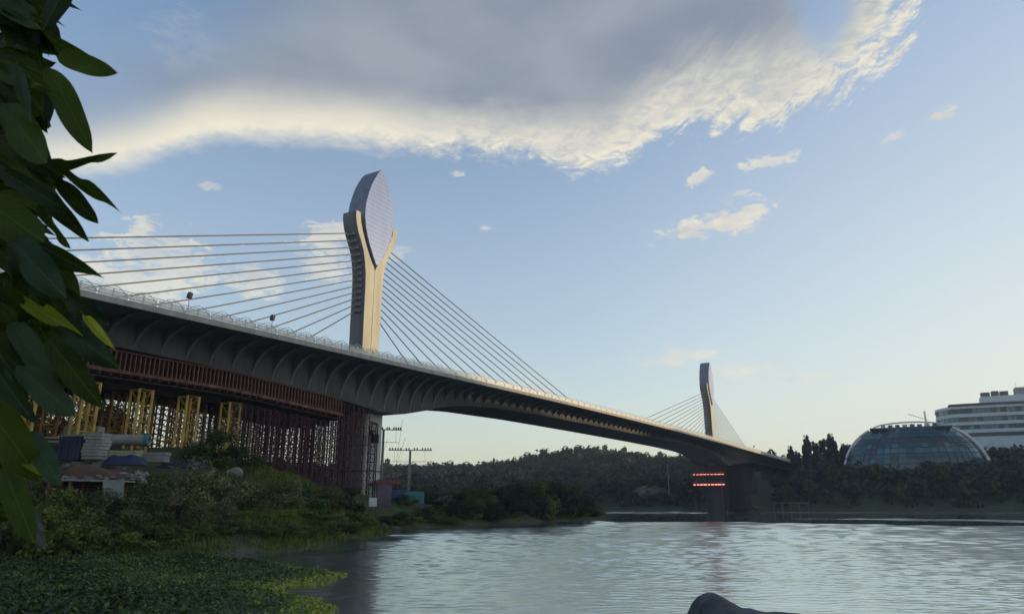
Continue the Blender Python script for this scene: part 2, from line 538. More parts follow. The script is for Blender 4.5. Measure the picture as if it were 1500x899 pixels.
# ---------------------------------------------------------------- the ground and the lake
LAKE = np.array([(-75, 18), (-40, 15), (-12, 11), (-5, 8.5), (4, 8.2), (14, 9), (40, 4), (80, -15), (160, -50), (230, -20), (250, 60), (245, 130),
                 (238, 220), (236, 285), (224, 322), (200, 334), (172, 346), (150, 352), (120, 366), (86, 374), (55, 385), (30, 394), (5, 388), (-18, 340), (-22, 280), (-8, 236),
                 (8, 205), (25, 196), (24, 187), (15, 168), (5, 145), (-6, 132.5), (-14, 121), (-19.7, 113), (-19.5, 107), (-20, 90), (-20.5, 77), (-22.5, 66), (-26, 60.5), (-39, 56.5), (-52, 52), (-75, 40)], float)
CTRL = np.array([  # x, y, height of open ground
    (0, 0, 2.3), (-6, 2, 2.5), (20, -6, 2.2), (-40, 0, 3), (-90, 0, 5), (-40, 61, 1.2), (-30, 63, 1.0), (-55, 60, 2.6), (-70, 50, 2.0), (-90, 60, 7),
    (-40, 68, 3.0), (-48, 70, 4.6), (-34, 70, 1.6), (-44, 77, 8.6), (-36, 80, 3.6), (-55, 80, 9.6), (-30, 80, 2.2), (-50, 90, 11.2), (-42, 96, 11.0),
    (-36, 98, 8.6), (-28, 92, 3.0), (-34, 108, 8.2), (-30, 118, 7.2), (-26, 112, 3.0), (-22, 127, 4.2), (-15, 135, 3.6), (-8, 140, 2.6), (0, 148, 2.2), (8, 160, 1.8),
    (18, 182, 0.9), (-60, 105, 12.3), (-72, 92, 12.6), (-90, 100, 14), (-50, 125, 9.5), (-44, 150, 6.5), (-70, 150, 10), (-30, 165, 4), (-15, 185, 3), (-60, 200, 5),
    (-30, 240, 3), (-100, 180, 13), (-60, 300, 5), (-120, 300, 10), (-160, 120, 18), (-220, 60, 18), (-180, 200, 18), (-300, 300, 22),
    (-30, 430, 8), (30, 440, 9), (90, 430, 9), (-110, 600, 27), (-76, 600, 25), (-41, 600, 26), (-6, 600, 30), (29, 600, 38), (62, 600, 44), (90, 600, 38), (125, 600, 33),
    (160, 600, 32), (60, 500, 22), (0, 500, 16), (-90, 480, 14), (110, 500, 16), (-200, 560, 26), (-300, 600, 28), (110, 400, 6), (140, 395, 9), (150, 440, 18), (178, 475, 25.5), (200, 520, 28), (170, 420, 13),
    (200, 385, 14), (221, 400, 20), (200, 400, 19), (245, 400, 21), (250, 440, 30), (215, 440, 27), (196, 440, 24), (290, 480, 38), (330, 500, 46), (300, 540, 46), (250, 520, 36), (235, 345, 8), (265, 380, 19), (262, 340, 20),
    (290, 420, 28), (310, 190, 62), (312, 240, 64), (318, 300, 60), (325, 120, 54), (330, 370, 54), (335, 40, 42), (370, 240, 66), (285, 250, 40), (285, 150, 38), (430, 260, 60), (268, 190, 14), (270, 90, 10),
    (340, -80, 26), (500, 0, 36), (500, 500, 46), (700, 300, 44), (400, 700, 44), (200, 800, 30), (-100, 900, 26), (-500, 700, 24), (0, 1500, 18), (700, 1200, 26), (-800, 1200, 20),
    (0, -60, 3.4), (-100, -100, 5), (100, -120, 4), (0, -300, 8), (-400, -100, 14), (400, -300, 14), (-900, 300, 18), (1200, 300, 22), (1200, -300, 18), (0, 2600, 14)], float)


SHADE_RIDGE = np.array([(-260, 20, 330), (-120, 44, 330), (0, 62, 325), (120, 68, 320), (185, 67, 318), (204, 64.0, 318), (214, 61.6, 318), (226, 59.9, 318), (250, 58.2, 318), (270, 57.0, 319), (288, 55.4, 320), (302, 56.2, 321), (355, 53.5, 332), (400, 50, 345), (520, 46, 380), (700, 30, 420)], float)


def poly_signed(P, poly):
    """distance to the polygon's edge, negative inside"""
    a = poly
    b = np.roll(poly, -1, 0)
    d2 = np.full(len(P), 1e18)
    inside = np.zeros(len(P), bool)
    for (ax, ay), (bx, by) in zip(a, b):
        ex, ey = bx - ax, by - ay
        t = np.clip(((P[:, 0] - ax) * ex + (P[:, 1] - ay) * ey) / (ex * ex + ey * ey), 0, 1)
        dx, dy = P[:, 0] - ax - t * ex, P[:, 1] - ay - t * ey
        d2 = np.minimum(d2, dx * dx + dy * dy)
        cond = (ay > P[:, 1]) != (by > P[:, 1])
        with np.errstate(divide='ignore', invalid='ignore'):
            xi = (bx - ax) * (P[:, 1] - ay) / (by - ay) + ax
        inside ^= cond & (P[:, 0] < xi)
    d = np.sqrt(d2)
    return np.where(inside, -d, d)


def wob(P, s, k):
    return (np.sin(P[:, 0] / s + k) * np.cos(P[:, 1] / (s * 1.13) + 1.7 * k) + 0.5 * np.sin(P[:, 0] / (s * .43) + P[:, 1] / (s * .57) + 2.3 * k)) / 1.5


def height(P):
    P = np.atleast_2d(np.asarray(P, float))[:, :2]
    sd_ = poly_signed(P, LAKE) + 0.8 * wob(P, 7.0, 1.0) + 0.3 * wob(P, 2.3, 2.0)
    num = np.zeros(len(P))
    den = np.zeros(len(P))
    for cx, cy, ch in CTRL:
        w = 1.0 / ((P[:, 0] - cx) ** 2 + (P[:, 1] - cy) ** 2 + 4.0) ** 1.7
        num += w * ch
        den += w
    t = num / den
    r = np.hypot(P[:, 0], P[:, 1])
    t = t + wob(P, 9, 3.0) * np.clip(t * 0.05, 0, .6) + wob(P, 45, 4.0) * np.clip(t * 0.05, 0, 2.0) * np.clip((r - 150) / 200, 0, 1)
    # unseen ridge beside the lake, crest shaped to shade bank and deck underside
    ry = np.interp(P[:, 1], SHADE_RIDGE[:, 0], SHADE_RIDGE[:, 1])
    rx = np.interp(P[:, 1], SHADE_RIDGE[:, 0], SHADE_RIDGE[:, 2])
    g = np.exp(-((P[:, 0] - rx) / 34.0) ** 2)
    t = np.where(P[:, 0] > 240, np.maximum(t * (1 - 0.9 * g), (ry + wob(P, 11, 2.0) * 1.0) * g ** 0.5), t)
    land = np.minimum(t, 0.12 + np.clip(sd_, 0, None) * 0.62 + np.where(P[:, 0] > 200, 0.012, 0.0) * np.clip(sd_, 0, None) ** 2)
    bed = np.clip(sd_ * 0.35, -3.0, 0)
    return np.where(sd_ > 0, land, bed)


def gz(x, y):
    return float(height([(x, y)])[0])


def axis_coords(lo, hi, step, far_lo, far_hi):
    a = list(np.arange(lo, hi + .01, step))
    s, q = step, a[-1]
    while q < far_hi:
        s *= 1.12
        q += s
        a.append(q)
    s, q, b = step, a[0], []
    while q > far_lo:
        s *= 1.12
        q -= s
        b.append(q)
    return np.array(b[::-1] + a)


def build_ground():
    xs = np.unique(np.concatenate([axis_coords(-95, 60, 1.5, -2600, 2600), np.arange(276, 352, 4.0)]))
    ys = axis_coords(4, 210, 1.5, -900, 3200)
    gx, gy = np.meshgrid(xs, ys)
    P = np.stack([gx.ravel(), gy.ravel()], 1)
    V = np.column_stack([P, height(P)])
    nx, ny = len(xs), len(ys)
    i = np.arange(nx * ny).reshape(ny, nx)
    F = np.stack([i[:-1, :-1], i[:-1, 1:], i[1:, 1:], i[1:, :-1]], -1).reshape(-1, 4)
    me = fast_mesh('ground', V, F)
    me.shade_smooth()
    m, bs = new_mat('earth_and_turf')
    co = coords()
    n1 = noise(co, 0.09, 7, 0.62)
    n2 = noise(co, 0.9, 6, 0.65)
    turf = mixc(sstep(0.35, 0.65, n2), (0.045, 0.058, 0.020), (0.085, 0.090, 0.034))
    earth = mixc(sstep(0.3, 0.7, n2), (0.075, 0.058, 0.042), (0.045, 0.040, 0.030))
    X.nt.links.new(mixc(sstep(0.50, 0.62, n1), turf, earth), bs.inputs['Base Color'])
    bs.inputs['Roughness'].default_value = 0.95
    bump(bs, n2, 0.7, 0.25)
    o = link('ground', me, m)
    tag(o, kind='structure')


build_ground()


def build_lake():
    # one sheet running under the banks; wind waves stand in it as real relief where they are large enough to see
    r = np.random.default_rng(29)
    ys = [20.0]
    while ys[-1] < 232:
        ys.append(ys[-1] + max(0.06, 0.058 * (ys[-1] / 30) ** 1.75))
    ys = np.array([-120, -60, -20, 0, 8, 14, 17] + ys + list(np.arange(236, 282, 4.0)) + list(np.arange(284, 348, 1.3)) + list(np.arange(352, 421, 12.0)))
    xs = [0.0]
    while xs[-1] < 300:
        xs.append(xs[-1] + (0.24 if xs[-1] < 22 else min(5.0, 0.24 + (xs[-1] - 22) * 0.018)))
    xl = list(-np.arange(0.24, 25, 0.24)) + [-28, -32, -36, -44, -56, -70, -90]
    xs = np.array(sorted(xl) + xs)
    gx, gy = np.meshgrid(xs, ys)
    # where the wind ruffles the water: the open middle, one lane on the right, a strip under the far shore
    S = lambda e0, e1, v: (lambda t: t * t * (3 - 2 * t))(np.clip((v - e0) / (e1 - e0), 0, 1))
    edge = 2.2 * np.sin(gx * .13 + 1) + 1.4 * np.sin(gx * .37 + gy * .05) + 0.9 * np.sin(gx * .9 + gy * .2)
    yb = 164 - 0.62 * np.maximum(0, gx - 38) + edge
    main = 1 - S(-5, 4, gy - yb)
    lane_c = 204 - 0.62 * np.maximum(0, gx - 60) + edge
    lane_w = np.clip((gx - 66) * .42, 0.0, 17)
    lane = (1 - S(0.75, 1.15, np.abs(gy - lane_c) / np.maximum(lane_w, .01))) * (lane_w > .2)
    off = 7 * np.sin(gx * .035 + 1) + 4 * np.sin(gx * .083 + 2) + edge
    strip = S(286, 291, gy + off) * (1 - S(332, 344, gy + 0.4 * off))
    ruffle = np.maximum(np.maximum(main, lane), strip)
    lee = np.clip((gx + 20.5 + 2.5 * np.sin(gy * .35) + edge * .5) / 7, 0.0, 1)
    ruffle = ruffle * lee * np.clip((gy - 17) / 4, 0, 1)
    lod = np.where(gy < 270, 0.16 * (np.maximum(gy, 20) / 30) ** 1.75, 3.2)      # finest ripple worth carrying as relief at that distance
    z = np.zeros_like(gx)
    for _ in range(110):
        lam = 0.30 * (16.0 / 0.30) ** r.uniform(0, 1)
        th = r.normal(0.12, 0.78)
        kx, ky = 2 * PI / lam * math.sin(th), 2 * PI / lam * math.cos(th)
        ph = r.uniform(0, 2 * PI)
        fade = np.clip((lam / lod - 1.4) / 0.7, 0, 1) * (0.10 + 0.90 * np.clip((7.0 - lam / lod) / 3.5, 0, 1))
        if fade.max() > 0:
            z += 0.0195 / (2 * PI / lam) * fade * np.sin(kx * gx + ky * gy + ph + 1.2 * np.sin(gx * 0.8 / lam + ph * 3) + 0.7 * np.sin(gy * .4 / lam + ph))
    gust = 0.85 + 0.25 * np.sin(gx * 0.11 + 1.0 + 0.6 * np.sin(gy * 0.07)) * np.cos(gy * 0.09 + gx * .02)
    z *= gust * ruffle
    V = np.column_stack([gx.ravel(), gy.ravel(), z.ravel()])
    nx, ny = len(xs), len(ys)
    i = np.arange(nx * ny).reshape(ny, nx)
    F = np.stack([i[:-1, :-1], i[:-1, 1:], i[1:, 1:], i[1:, :-1]], -1).reshape(-1, 4)
    print('lake faces', len(F))
    me = fast_mesh('lake_water', V, F)
    me.shade_smooth()
    at_ = me.attributes.new('ruffle', 'FLOAT', 'POINT')
    at_.data.foreach_set('value', ruffle.ravel().astype(np.float32))
    m, bs = new_mat('lake_water')
    nt = X.nt
    co = coords()
    sx = nt.nodes.new('ShaderNodeSeparateXYZ')
    nt.links.new(co, sx.inputs[0])
    x, y = X(sx.outputs[0]), X(sx.outputs[1])
    bs.inputs['Base Color'].default_value = (0.115, 0.135, 0.125, 1)
    bs.inputs['IOR'].default_value = 1.6
    bs.inputs['Specular IOR Level'].default_value = 0.5
    ra = nt.nodes.new('ShaderNodeAttribute')
    ra.attribute_name = 'ruffle'
    ruff = X(ra.outputs['Fac'])
    w1 = noise(comb(x * 0.85, y * 1.9, 0.0), 1.0, 4, 0.6, 0.6)
    w2 = noise(comb(x * 0.9 + y * 0.35, y * 2.0, 7.0), 3.6, 3, 0.6, 0.3)
    w3 = noise(comb(x * 0.16 + y * 0.03, y * 0.30 - x * 0.02, 3.0), 1.0, 3, 0.6, 1.2)
    h = w1 * 0.15 + w2 * 0.06 + w3 * 0.10
    n = nt.nodes.new('ShaderNodeBump')
    n.inputs['Distance'].default_value = 1.0
    nt.links.new((ruff * 0.06 + 0.006).v, n.inputs['Strength'])
    nt.links.new(h.v, n.inputs['Height'])
    nt.links.new(n.outputs[0], bs.inputs['Normal'])
    nt.links.new((ruff * 0.13 + 0.02).v, bs.inputs['Roughness'])
    gl = nt.nodes.new('ShaderNodeBsdfGlossy')
    gl.inputs['Color'].default_value = (0.84, 0.90, 0.88, 1)
    nt.links.new((ruff * 0.15 + 0.02).v, gl.inputs['Roughness'])
    nt.links.new(n.outputs[0], gl.inputs['Normal'])
    ms = nt.nodes.new('ShaderNodeMixShader')
    nt.links.new((ruff * 0.68).v, ms.inputs[0])
    nt.links.new(bs.outputs[0], ms.inputs[1])
    nt.links.new(gl.outputs[0], ms.inputs[2])
    nt.links.new(ms.outputs[0], nt.nodes['Material Output'].inputs['Surface'])
    o = link('lake_water', me, m)
    tag(o, kind='structure')


build_lake()

# ---------------------------------------------------------------- the bridge
BP1 = Vector((-27.2, 131.3))
BP2 = Vector((92.1, 332.5))
BANG = math.atan2(BP2.y - BP1.y, BP2.x - BP1.x)
SPAN = (BP2 - BP1).length
S0, S1, STEP = -112.0, 400.0, 3.6
bridge = thing('cable_stayed_bridge', 'long grey cable-stayed road bridge with two leaf-topped pylons crossing the lake', 'bridge', (BP1.x, BP1.y, 0), BANG)


def bw(s, w, z=0.0):
    """bridge place (along, across, up) to world"""
    ca, sa = math.cos(BANG), math.sin(BANG)
    return (BP1.x + ca * s - sa * w, BP1.y + sa * s + ca * w, z)


_zx = [-150, -112, -58, -33, -14, 0, 18, 54, 88, 117, 150, 190, 254, 338, 400, 460]
_zy = [24.6, 25.3, 26.0, 26.35, 26.8, 27.15, 27.45, 27.85, 28.1, 28.25, 28.3, 28.25, 28.05, 27.7, 27.2, 26.6]
_zp = np.polyfit(_zx, _zy, 5)
zt = lambda s: float(np.polyval(_zp, s))
_dx = [-150, -90, -52, -40, -31, -22, -13, -7, -2, 2, 9, 16, 24, 34, 59, 117]
_dy = [3.9, 3.9, 4.1, 4.6, 5.2, 5.9, 6.6, 7.3, 7.9, 7.7, 6.4, 4.8, 3.9, 3.35, 3.05, 3.05]


def dep(s):
    q = s if s <= 117 else 234 - s
    return float(np.interp(q, _dx, _dy))


WB, WE = 6.6, 12.7


def cove(D, k, n=8, lift=0.0):
    """points (u, z) of the curved underside from box corner to slab edge; k < 1 lies higher"""
    out = []
    for i in range(n + 1):
        a = PI / 2 * i / n
        u = WB + (WE - WB) * (1 - math.cos(a))
        out.append((u, -D + lift + (D - lift - 0.72) * math.sin(a) ** k))
    return out


def section(D):
    c = cove(D, 0.14, 12, 0.35)
    half = [(12.98, -0.12), (12.98, -0.62)] + c[::-1] + [(WB + 0.32, -D + 0.34), (WB + 0.32, -D)]
    return [(-u, z) for u, z in half] + [(u, z) for u, z in half[::-1]]


def build_deck():
    stations = np.arange(S0, S1 + 0.1, STEP)
    mb = MB()
    k = len(section(4))
    vs = []
    for s in stations:
        z0 = zt(s)
        vs += [(s, w, z0 + z) for w, z in section(dep(s))]
    fs = []
    for i in range(len(stations) - 1):
        for j in range(k):
            fs.append((i * k + j, i * k + (j + 1) % k, (i + 1) * k + (j + 1) % k, (i + 1) * k + j))
    fs += [tuple(range(k)), tuple(range((len(stations) - 1) * k, len(stations) * k))]
    mb.add(vs, fs)
    mb.build('deck_girder', M['deck'], bridge)

    def strip(name, prof, mt, smooth=False):
        m2 = MB()
        kk = len(prof)
        v2 = [(s, w, zt(s) + z) for s in stations for w, z in prof]
        f2 = [(i * kk + j, i * kk + (j + 1) % kk, (i + 1) * kk + (j + 1) % kk, (i + 1) * kk + j) for i in range(len(stations) - 1) for j in range(kk)]
        m2.add(v2, f2)
        return m2.build(name, mt, bridge)
    for sg in (-1, 1):
        strip('edge_beam', [(sg * 13.25, 0.02), (sg * 13.25, -0.66), (sg * 12.985, -0.66), (sg * 12.985, -0.10), (sg * 12.6, -0.10), (sg * 12.7, 0.02)], M['edge'])
        strip('crash_barrier', [(sg * 10.6, -0.10), (sg * 10.25, 0.75), (sg * 10.05, 0.75), (sg * 9.9, -0.10)], M['edge'])
    strip('footway', [(-12.58, 0.0), (-10.62, 0.0), (-10.62, -0.10), (-12.58, -0.10)], M['palegrey'])
    strip('road_surface', [(-9.85, -0.09), (9.85, -0.09), (9.85, -0.118), (-9.85, -0.118)], M['asphalt'])


build_deck()


def build_ribs():
    cache = {}
    s = S0 + STEP / 2
    while s < 398:
        D = round(dep(s) * 5) / 5
        if D not in cache:
            lower = cove(D, 1.0, 9, 0.34)
            upper = cove(D, 0.14, 12, 0.35)
            mb = MB()
            poly = [(-u, z - 0.02) for u, z in lower] + [(-u, z + 0.08) for u, z in upper[::-1][:-1]]
            mb.prism(poly, lambda a, b, d_: (d_, a, b), -0.2, 0.2)
            cache[D] = mb.mesh('rib')
        o = link('rib', cache[D], M['rib'], bridge, (s, 0, zt(s)))
        s += STEP


build_ribs()


def build_railing():
    mb = MB()
    L = STEP
    mb.box((0, 0, 0.56), (0.12, 0.12, 1.10))
    for z, r in ((1.06, 0.045), (0.30, 0.03)):
        mb.tube([(-L / 2, 0, z), (L / 2, 0, z)], r, 5, False)
    for i in range(6):
        mb.box((0, 0, 0.10 + 0.145 * i), (L - 0.16, 0.035, 0.10))
    arc = [(-L / 2 + L * i / 8, -0.10, 0.32 + 1.05 * math.sin(PI * i / 8)) for i in range(9)]
    mb.tube(arc, 0.04, 5, False)
    near = mb.mesh('railing_panel')
    s = S0 + STEP / 2
    while s < 398:
        o = link('railing_panel', near, M['railpaint'], bridge, (s, -13.0, zt(s) + 0.02))
        o.rotation_euler = (0, -math.atan((zt(s + 1) - zt(s - 1)) / 2), 0)
        s += STEP


build_railing()

PC = -1.1      # the pylons stand a little off the span's mark
HALF = [(14.0, 2.4), (31.0, 2.2), (36.4, 2.28), (43.5, 2.35), (46.0, 2.5), (48.2, 2.9), (50.0, 3.4), (51.6, 4.2), (53.1, 5.05), (54.7, 5.65), (56.2, 5.95), (57.2, 5.95)]
INNER = [(57.2, 4.85), (55.4, 4.55), (53.5, 3.85), (51.6, 2.95), (49.9, 1.95), (47.7, 0.45)]
LEAF = [(47.9, 0.25), (49.4, 1.2), (51.4, 2.35), (53.0, 3.1), (54.5, 3.62), (56.0, 3.95), (57.5, 4.1), (59.4, 3.98), (61.4, 3.45), (63.0, 2.95), (63.9, 2.6), (65.4, 1.85), (66.6, 1.15), (67.8, 0.22)]
hw = lambda z: float(np.interp(z, [q[0] for q in HALF], [q[1] for q in HALF]))
lw = lambda z: float(np.interp(z, [q[0] for q in LEAF], [q[1] for q in LEAF]))
ANCH = [38.7 + 1.2 * i for i in range(13)]
LAND = {-1: [20.0 + 5.3 * i for i in range(13)], 1: [18.0 + 7.2 * i for i in range(13)]}


def build_pylon(pc, foot):
    T = 1.7
    root = MB()
    for sg in (-1, 1):      # two legs that part into the cradle
        poly = [(sg * 0.05, foot), (sg * (hw(31) + .25), foot)] + [(sg * q, z) for z, q in HALF[1:]]
        poly += [(sg * q, z) for z, q in INNER] + [(sg * 0.05, 46.8)]
        root.prism(poly, lambda a, b, d_: (a, d_, b), -T, T)
    py = root.build('pylon', M['cream'], bridge, (pc, 0, 0))
    MB().box((0, 0, (foot + 46.7) / 2), (0.12, 2 * T - 0.16, 46.7 - foot - 0.1)).build('joint', M['groove'], py)
    for sg in (-1, 1):      # end-face skins, the unlit side's shade put into darker grey
        mb = MB()
        zz = [q[0] for q in HALF[1:]]
        zz = sorted(set(zz + list(np.arange(32, 57, 1.5))))
        vs, fs = [], []
        for z in zz:
            for y in (-T + 0.12, T - 0.12):
                vs.append((sg * (hw(z) - 0.05), y, z))
                vs.append((sg * (hw(z) + 0.05), y, z))
        for i in range(len(zz) - 1):
            a, b = 4 * i, 4 * i + 4
            fs += [(a + 1, a + 3, b + 3, b + 1), (a, b, b + 2, a + 2), (a, a + 1, b + 1, b), (a + 2, b + 2, b + 3, a + 3)]
        n = 4 * (len(zz) - 1)
        fs += [(0, 2, 3, 1), (n, n + 1, n + 3, n + 2)]
        mb.add(vs, fs).build('end_face', M['endface'], py)
    block = MB().box((0, 0, 0), (0.8, 1.5, 0.42)).mesh('anchor_block')
    for sg in (-1, 1):
        for z in ANCH:
            o = link('anchor_block', block, M['palegrey'], py, (sg * (hw(z) + 0.1), 0, z - .1))
            o.rotation_euler = (0, sg * 0.35, 0)
    core = MB().prism([(q, z) for z, q in LEAF] + [(-q, z) for z, q in LEAF[::-1]], lambda a, b, d_: (a, d_, b), -2.12, 2.12)
    lf = core.build('leaf_panel', M['clad_edge'], bridge, (pc, 0, 0))
    z0, z1, ns = 48.0, 67.6, 22
    for side in (-1, 1):
        for i in range(ns):
            a = z0 + (z1 - z0) * i / ns + 0.014
            b = z0 + (z1 - z0) * (i + 1) / ns - 0.014
            ex = 0.10 if i % 2 else 0.0
            poly = [(-lw(a) - ex * 0.2, a), (lw(a) + ex, a), (lw(b) + ex, b), (-lw(b) - ex * 0.2, b)]
            MB().prism(poly, lambda p_, q_, d_: (p_, d_, q_), side * 2.10, side * 2.20).build('cladding_strip', M['clad'], lf)
    MB().tube([(0, 0, 67.6), (0, 0, 70.0)], 0.03, 5).build('antenna', M['steel'], lf)
    return py


build_pylon(PC, 19.0)
build_pylon(PC + SPAN, 19.0)


def build_cables():
    for pc in (PC, PC + SPAN):
        for sg in (-1, 1):
            for z, l in zip(ANCH, LAND[sg if pc < 100 else -sg]):
                a = (pc + sg * (hw(z) + 0.2), 0, z)
                b = (pc + sg * l, 0, zt(pc + sg * l) + 0.2)
                MB().tube([a, b], 0.112, 6).build('stay_cable', M['cable'], bridge)
                e = Vector(b) + (Vector(a) - Vector(b)).normalized() * 2.2
                MB().tube([b, e], 0.2, 6).build('anchor_pipe', M['steel'], bridge)


build_cables()


def build_pier(pc, z_lo, z_hi, mt):
    mb = MB()
    mb.prism([(-2.6, -3.0), (-2.0, -3.6), (2.0, -3.6), (2.6, -3.0), (2.6, 3.0), (2.0, 3.6), (-2.0, 3.6), (-2.6, 3.0)], lambda a, b, d_: (a, b, d_), z_lo, z_hi)
    p = mb.build('pier', mt, bridge, (pc, 0, 0))
    MB().box((0, 0, z_lo + (z_hi - z_lo) * 0.48), (5.26, 7.26, 0.22)).build('joint', M['groove'], p)
    return p


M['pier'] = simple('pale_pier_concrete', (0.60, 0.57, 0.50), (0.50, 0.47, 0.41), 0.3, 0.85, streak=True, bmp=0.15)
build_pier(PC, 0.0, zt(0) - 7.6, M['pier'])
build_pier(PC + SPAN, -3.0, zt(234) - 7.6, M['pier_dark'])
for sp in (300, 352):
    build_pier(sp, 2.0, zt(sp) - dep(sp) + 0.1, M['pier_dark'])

# ---------------------------------------------------------------- lamps on the bridge edge
def floodlight(s, w, h, label):
    t = thing('floodlight', label, 'lamp', bw(s, w, zt(s) + 0.02), BANG, 'floodlights on the bridge edge')
    MB().tube([(0, 0, 0), (0, 0, h)], 0.05, 6).build('pole', M['steel'], t)
    hd = MB()
    hd.prism([(-.30, -.34), (.18, -.42), (.30, .30), (-.16, .42)], lambda a, b, d_: (a, d_, b + h + .3), -0.28, 0.28)
    hd.build('lamp_head', M['black'], t, bevel=0.05)
    return t


floodlight(-46.7, -12.8, 2.2, 'black floodlight on a thin pole, on the bridge edge nearest the foreground leaves')
floodlight(-33.7, -12.8, 2.0, 'black floodlight on the bridge edge between the foreground leaves and the near pylon')
floodlight(262.0, -12.8, 2.0, 'small black floodlight on the far end of the bridge right of the distant pylon')

# ---------------------------------------------------------------- formwork and shoring under the near span
FW0, FW1 = -98.0, -13.5


def build_formwork():
    t = thing('formwork_gantry', 'red steel formwork gantry slung under the near bridge span on towers', 'formwork', bw(FW0, 0, 0), BANG)
    L = FW1 - FW0
    zb = lambda q: zt(FW0 + q) - dep(FW0 + q)          # underside of the girder
    low = lambda q: min(zb(q), 21.6) - 0.06
    qs = [L * i / 40 for i in range(41)]

    def beam(name, w, top, h, wd, mt):
        vs, fs = [], []
        for q in qs:
            z = low(q) - top
            vs += [(q, w - wd / 2, z), (q, w + wd / 2, z), (q, w + wd / 2, z - h), (q, w - wd / 2, z - h)]
        for i in range(len(qs) - 1):
            for j in range(4):
                fs.append((4 * i + j, 4 * i + (j + 1) % 4, 4 * i + 4 + (j + 1) % 4, 4 * i + 4 + j))
        fs += [(0, 1, 2, 3), tuple(range(4 * len(qs) - 4, 4 * len(qs)))]
        return MB().add(vs, fs).build(name, mt, t)
    for w in (-7.6, 7.6):
        beam('top_beam', w, 0.02, 0.20, 0.3, M['red'])
        beam('bottom_beam', w, 2.3, 0.42, 0.4, M['redpale'])
    for w in (-4.5, -1.5, 1.5, 4.5):
        beam('main_girder', w, 1.4, 2.8, 0.6, M['timber'])
    beam('soffit_board', 0, 0.0, 0.12, 14.2, M['timber'])
    beam('platform_board', 0, 3.25, 0.12, 15.4, M['timber'])
    bk = MB()
    bk.box((0, 0, -1.28), (0.13, 0.36, 2.1))
    bk.prism([(-0.18, -0.25), (-0.18, -2.28), (-1.25, -2.28), (-1.05, -2.05)], lambda a, b, d_: (d_, -a, b), -0.05, 0.05)
    me = bk.mesh('bracket')
    n = int(L / 0.62)
    for i in range(n):
        q = 0.3 + i * 0.62
        link('bracket', me, M['redpale'] if i % 1 == 0 else M['red'], t, (q, -7.6, low(q)))
    me2 = MB().box((0, 0, 0), (0.16, 15.6, 0.30)).mesh('cross_joist')
    q = 0.8
    while q < L:
        link('cross_joist', me2, M['red'], t, (q, 0, low(q) - 2.95))
        q += 1.25


build_formwork()


def lattice_mb(w, h, bay, leg_r, br_r, sides=5):
    """one braced tower, w metres square: four legs, rails and diagonals"""
    legs, braces = [], MB()
    k = max(1, int(round(h / bay)))
    cs = [(-w / 2, -w / 2), (w / 2, -w / 2), (w / 2, w / 2), (-w / 2, w / 2)]
    for x, y in cs:
        m = MB()
        m.tube([(x, y, 0), (x, y, h)], leg_r, sides)
        legs.append(m)
    for i in range(k + 1):
        z = h * i / k
        for j in range(4):
            a, b = cs[j], cs[(j + 1) % 4]
            zz = min(max(z, 0.1), h - 0.05)
            braces.tube([(*a, zz), (*b, zz)], br_r, 4, False)
            if i < k:
                z2 = h * (i + 1) / k
                if (i + j) % 2:
                    braces.tube([(*a, z), (*b, z2)], br_r * .8, 4, False)
                else:
                    braces.tube([(*b, z), (*a, z2)], br_r * .8, 4, False)
                if bay < 1.9:
                    braces.tube([(*b, z), (*a, z2)] if (i + j) % 2 else [(*a, z), (*b, z2)], br_r * .7, 4, False)
    return legs, braces


def tower_mesh(w, h, bay, leg_r, br_r):
    legs, br = lattice_mb(w, h, bay, leg_r, br_r)
    return [m.mesh('post') for m in legs], br.mesh('brace')


_tw = {}


def tower(name, label, cat, group, s, w, size, bay, leg_r, br_r, mt, ztop, base=0.35, mt2=None):
    x, y, _ = bw(s, w)
    g = min(gz(x, y), min(gz(*bw(s + a, w + b)[:2]) for a in (-size / 2, size / 2) for b in (-size / 2, size / 2)))
    h = round((ztop - g + 0.1) * 2) / 2
    key = (name, size, h, bay)
    if key not in _tw:
        _tw[key] = tower_mesh(size, h, bay, leg_r, br_r)
    pm, bm_ = _tw[key]
    t = thing(name, label, cat, (x, y, ztop - h), BANG, group)
    for m in pm:
        link('post', m, mt, t)
    link('brace', bm_, mt2 or mt, t)
    return t


yg = 'yellow lattice shoring towers under the near span'
ORD = ['first', 'second', 'third', 'fourth', 'fifth', 'sixth', 'seventh', 'eighth', 'ninth', 'tenth', 'eleventh', 'twelfth', 'thirteenth', 'fourteenth', 'fifteenth']
ROW = ['front', 'middle', 'back']
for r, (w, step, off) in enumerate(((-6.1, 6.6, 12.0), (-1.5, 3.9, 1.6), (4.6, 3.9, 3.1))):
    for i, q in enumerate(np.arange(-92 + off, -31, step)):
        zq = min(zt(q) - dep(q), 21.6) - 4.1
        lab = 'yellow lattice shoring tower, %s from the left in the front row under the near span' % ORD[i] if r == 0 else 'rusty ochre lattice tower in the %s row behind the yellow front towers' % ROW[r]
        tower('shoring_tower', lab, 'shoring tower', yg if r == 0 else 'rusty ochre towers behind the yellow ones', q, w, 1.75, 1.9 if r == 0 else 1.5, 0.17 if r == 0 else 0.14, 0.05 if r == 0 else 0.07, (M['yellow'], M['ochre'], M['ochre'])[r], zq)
rg = 'dark red scaffold towers crowded under the girder by the near pier'
rlab = 'slender dark red scaffold tower in the inner rows packed beside the near pier'
